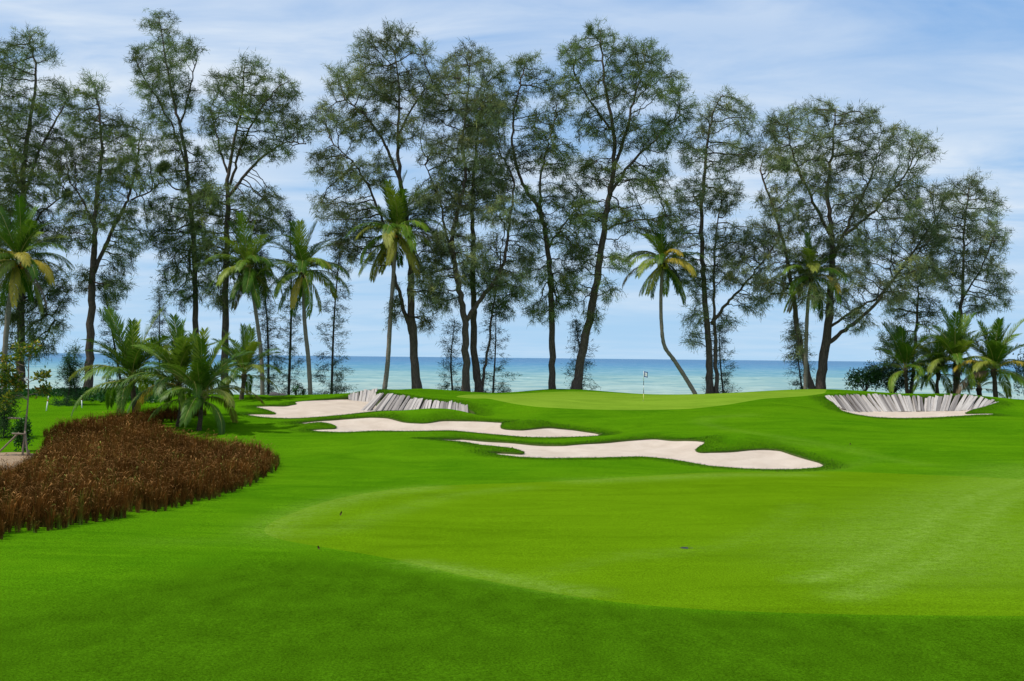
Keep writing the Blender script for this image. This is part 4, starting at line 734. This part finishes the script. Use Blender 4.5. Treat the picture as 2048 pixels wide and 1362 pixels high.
# ------------------------------------------------------------------ brown ornamental grass
bed = relax(outline([(-120, 1105), (0, 1082), (100, 1064), (200, 1049), (300, 1031), (400, 1010), (470, 988), (520, 968), (552, 950), (564, 928), (545, 913), (480, 905), (400, 893), (345, 876), (322, 850), (420, 833), (420, 826), (300, 833), (200, 845), (84, 868), (72, 925), (0, 965), (-120, 985)], 0.4), 3)
lo_, hi_ = bed.min(0), bed.max(0); q = rng.uniform(lo_, hi_, (int((hi_ - lo_).prod() * 13), 2)); q = q[inpoly(q, bed)]; q = q[(polydist(q, bed, True) > 0.10)]
far = q[:, 1] > 60; q = q[~far | (rng.random(len(q)) < 0.75)]; edge_d = polydist(q, bed, True); kq = rng.random(len(q)) < 0.7 + edge_d; q = q[kq]; edge_d = edge_d[kq]
def clump(nb):
    V, C = [], []; F = []
    for i in range(nb):
        a = rng.uniform(0, 6.283); r_ = rng.uniform(0, 0.07); lean = rng.uniform(0.03, 0.34) ; h = rng.uniform(0.42, 1.05); w = rng.uniform(0.008, 0.015); b0 = np.array([math.cos(a) * r_, math.sin(a) * r_, -0.03]); dr = np.array([math.cos(a + rng.normal(0, .5)), math.sin(a + rng.normal(0, .5)), 0]); sd_ = np.array([-dr[1], dr[0], 0])
        m1 = b0 + dr * lean * h * 0.35 + [0, 0, h * 0.55]; m2 = b0 + dr * lean * h * 1.0 + [0, 0, h * (1.0 - lean * 0.35)]; o_ = len(V) ; kind = rng.random()
        tipc = np.array([0.155, 0.058, 0.011]) if kind < 0.86 else np.array([0.30, 0.155, 0.045]) if kind < 0.94 else np.array([0.20, 0.17, 0.035]); tipc = tipc * rng.uniform(0.55, 1.35); midc = np.array([0.125, 0.05, 0.010]) * rng.uniform(0.6, 1.3); basec = np.array([0.24, 0.18, 0.04]) * rng.uniform(0.5, 1.2)
        V += [b0 - sd_ * w / 2, b0 + sd_ * w / 2, m1 - sd_ * w * 0.6, m1 + sd_ * w * 0.6, m2]; C += [basec, basec, midc, midc, tipc]; F += [(o_, o_ + 1, o_ + 3), (o_, o_ + 3, o_ + 2), (o_ + 2, o_ + 3, o_ + 4)]
        if rng.random() < 0.14:     # seed plume
            o_ = len(V); e_ = m2 + dr * 0.10 + [0, 0, 0.10]; e2 = e_ + dr * 0.12 + [0, 0, -0.02]; pc = np.array([0.30, 0.15, 0.05]) * rng.uniform(0.6, 1.4); V += [m2 - sd_ * 0.004, m2 + sd_ * 0.004, e_ - sd_ * 0.012, e_ + sd_ * 0.012, e2]; C += [midc, midc, pc, pc, pc]; F += [(o_, o_ + 1, o_ + 3), (o_, o_ + 3, o_ + 2), (o_ + 2, o_ + 3, o_ + 4)]
    return np.array(V), np.array(F), np.array(C)
CL = [clump(44) for _ in range(10)]; Vs, Fs, Cs, off = [], [], [], 0; zq = ground(q); kind = rng.integers(0, 10, len(q)); patch = 0.82 + 0.3 * np.sin(q[:, 0] * 0.9 + 1.3 * np.sin(q[:, 1] * 0.5)) * np.sin(q[:, 1] * 0.7)
for k in range(10):
    s = np.where(kind == k)[0]; V, F, C = CL[k]; a = rng.uniform(0, 6.283, len(s)); ca, sa = np.cos(a)[:, None], np.sin(a)[:, None]; sc = rng.uniform(0.58, 1.15, len(s))[:, None] * (0.6 + 0.4 * smooth01(edge_d[s], 0.0, 1.0))[:, None]
    X = (V[None, :, 0] * ca - V[None, :, 1] * sa) * sc * 1.15 + q[s, 0][:, None]; Yy = (V[None, :, 0] * sa + V[None, :, 1] * ca) * sc * 1.15 + q[s, 1][:, None]; Z = V[None, :, 2] * sc + zq[s][:, None]
    Vs.append(np.stack([X, Yy, Z], -1).reshape(-1, 3)); Fs.append((F[None] + (np.arange(len(s)) * len(V))[:, None, None] + off).reshape(-1, 3)); off += len(s) * len(V); tint_ = patch[s][:, None, None] * rng.uniform(0.72, 1.28, (len(s), 1, 1)) * np.where(rng.random((len(s), 1, 1)) < 0.05 + 0.25 * (edge_d[s] < 0.3)[:, None, None], np.array([0.9, 1.9, 1.2]), np.array([1.0, 1, 1])); Cs.append((C[None] * tint_).reshape(-1, 3))
tag(obj('brown_ornamental_grass', np.vstack(Vs), np.vstack(Fs), M['dry_grass'], None, False, np.vstack(Cs)), 'wide bed of tall reddish brown ornamental grass', kind='stuff')

# ------------------------------------------------------------------ flag, posts and small things
fb = hit(1287, 802); ft = P(1287, 742, fb[1]); root = empty('flagstick', tuple(fb)); tag(root, 'thin golf flagstick with a small white and blue flag on the green', 'flag')
zz_ = [fb[2] - 0.1, fb[2] + 0.52, fb[2] + 0.80, fb[2] + 1.10, fb[2] + 1.42, ft[2]]
for i, mt in enumerate(('yellow', 'black', 'white', 'black', 'white')):
    V, F = tube(np.array([[fb[0], fb[1], zz_[i]], [fb[0], fb[1], zz_[i + 1]]]), 0.020, 8); obj('pole_band', V, F, M[mt], root)
gx, gz_ = np.meshgrid(np.linspace(0, 1, 9), np.linspace(0, 1, 7)); fx = fb[0] + 0.02 + gx * 0.27; fz = ft[2] - 0.02 - gz_ * 0.40 - gx * 0.05; fy = fb[1] + 0.04 * np.sin(gx * 7); V = np.stack([fx, fy, fz], -1).reshape(-1, 3)
V2 = np.vstack([V, V + [0, 0.006, 0]]); a = (np.arange(6)[:, None] * 9 + np.arange(8)[None]); Fq = np.stack([a, a + 1, a + 10, a + 9], -1).reshape(-1, 4); fo_ = obj('flag_cloth', V2, np.vstack([Fq, Fq[:, ::-1] + 63]), [M['white'], M['flag_blue']], root)
rr_, cc2 = np.divmod(np.arange(48), 8); blue = (rr_ == 0) | (rr_ == 5) | (cc2 == 0) | (cc2 == 7) | ((cc2 == 2) & (rr_ == 2)) | ((cc2 == 2) & (rr_ == 3)) ; fo_.data.polygons.foreach_set('material_index', np.tile(blue.astype(np.int32), 2)); fo_.data.update()
a = np.linspace(0, 2 * math.pi, 17)[:-1]; V, F = tube(np.column_stack([fb[0] + 0.054 * np.cos(np.r_[a, a[0]]), fb[1] + 0.054 * np.sin(np.r_[a, a[0]]), np.full(17, fb[2] + 0.006)]), 0.004, 5, False); obj('hole_rim', V, F, M['white'], root)
for (bx, by), (tx, ty), lb in (((92, 822), (97, 793), 'white marker post with a red top, tilted, left of the bushy shrub'), ((164, 816), (163, 792), 'upright white marker post with a red top, right of the bushy shrub')):
    q0 = hit(bx, by); q1 = P(tx, ty, q0[1]); root = empty('marker_post', tuple(q0)); tag(root, lb, 'post', 'course marker posts'); k = q0 + (q1 - q0) * 0.66
    V, F = tube(np.array([q0 - [0, 0, 0.15], k]), 0.035, 8); obj('shaft', V, F, M['white'], root); V, F = tube(np.array([k, k + (q1 - k) * 0.35]), 0.038, 8); obj('red_band', V, F, M['red'], root); V, F = tube(np.array([k + (q1 - k) * 0.35, q1, q1 + [0, 0, 0.03]]), np.array([0.035, 0.035, 0.01]), 8); obj('tip', V, F, M['white'], root)
c_ = hit(1373, 1097); root = empty('irrigation_cover', tuple(c_)); tag(root, 'flat dark irrigation cover sunk in the fairway', 'cover')
V, F = tube(np.array([c_ - [0, 0, 0.05], c_ + [0, 0, 0.012], c_ + [0, 0, 0.016]]), np.array([0.16, 0.16, 0.13]), 20); obj('lid', V, F, M['black'], root); a = np.linspace(0, 2 * math.pi, 21); V, F = tube(np.column_stack([c_[0] + 0.165 * np.cos(a), c_[1] + 0.165 * np.sin(a), np.full(21, c_[2] + 0.012)]), 0.012, 5, False); obj('rim', V, F, M['soil'], root)
for (x, y), h_, ln_, lb in (((680, 1032), 0.16, 0.1, 'upright curled dead leaf on the pale apron edge'), ((638, 1099), 0.10, -0.06, 'curled dead leaf on the line between apron and rough'), ((1700, 890), 0.12, 0.08, 'small dead leaf on the slope left of the right bunker')):
    q0 = hit(x, y); s = np.linspace(0, 1, 6); mid_ = np.column_stack([q0[0] + ln_ * s * 0.5, q0[1] + 0.03 * np.sin(s * 3), q0[2] + h_ * s]); w = 0.028 * np.sin(np.pi * (0.08 + 0.86 * s)); Vl = np.vstack([mid_ - np.column_stack([w, 0 * w, 0 * w]), mid_ + [0, 0.014, 0], mid_ + np.column_stack([w, 0 * w, 0 * w])])
    i = np.arange(5); tag(obj('fallen_leaf', Vl, np.vstack([np.stack([i, i + 6, i + 7, i + 1], -1), np.stack([i + 6, i + 12, i + 13, i + 7], -1)]), M['dead_leaf']), lb, 'leaf', 'dead leaves on the turf')
for x, y, Yr, s_, lb in ((552, 793, 95, 0.34, 'low dark shore rock, left one beside the thin casuarina foot'), ((566, 795, 95, 0.2, 'smaller dark shore rock touching the thin casuarina foot'))):
    pc = P(x, y, Yr); pc[2] = gz(pc[0], Yr); V, F = tube(np.array([[0, 0, -0.3], [0, 0, 0.1], [0.05, 0, 0.5], [0.1, 0, 0.7]]) * s_ + pc, np.array([1, 1.2, 0.8, 0.25]) * s_ * 1.6, 9, True, 0.18); tag(obj('shore_rock', V, F, M['rock']), lb, 'rock', 'shore rocks')
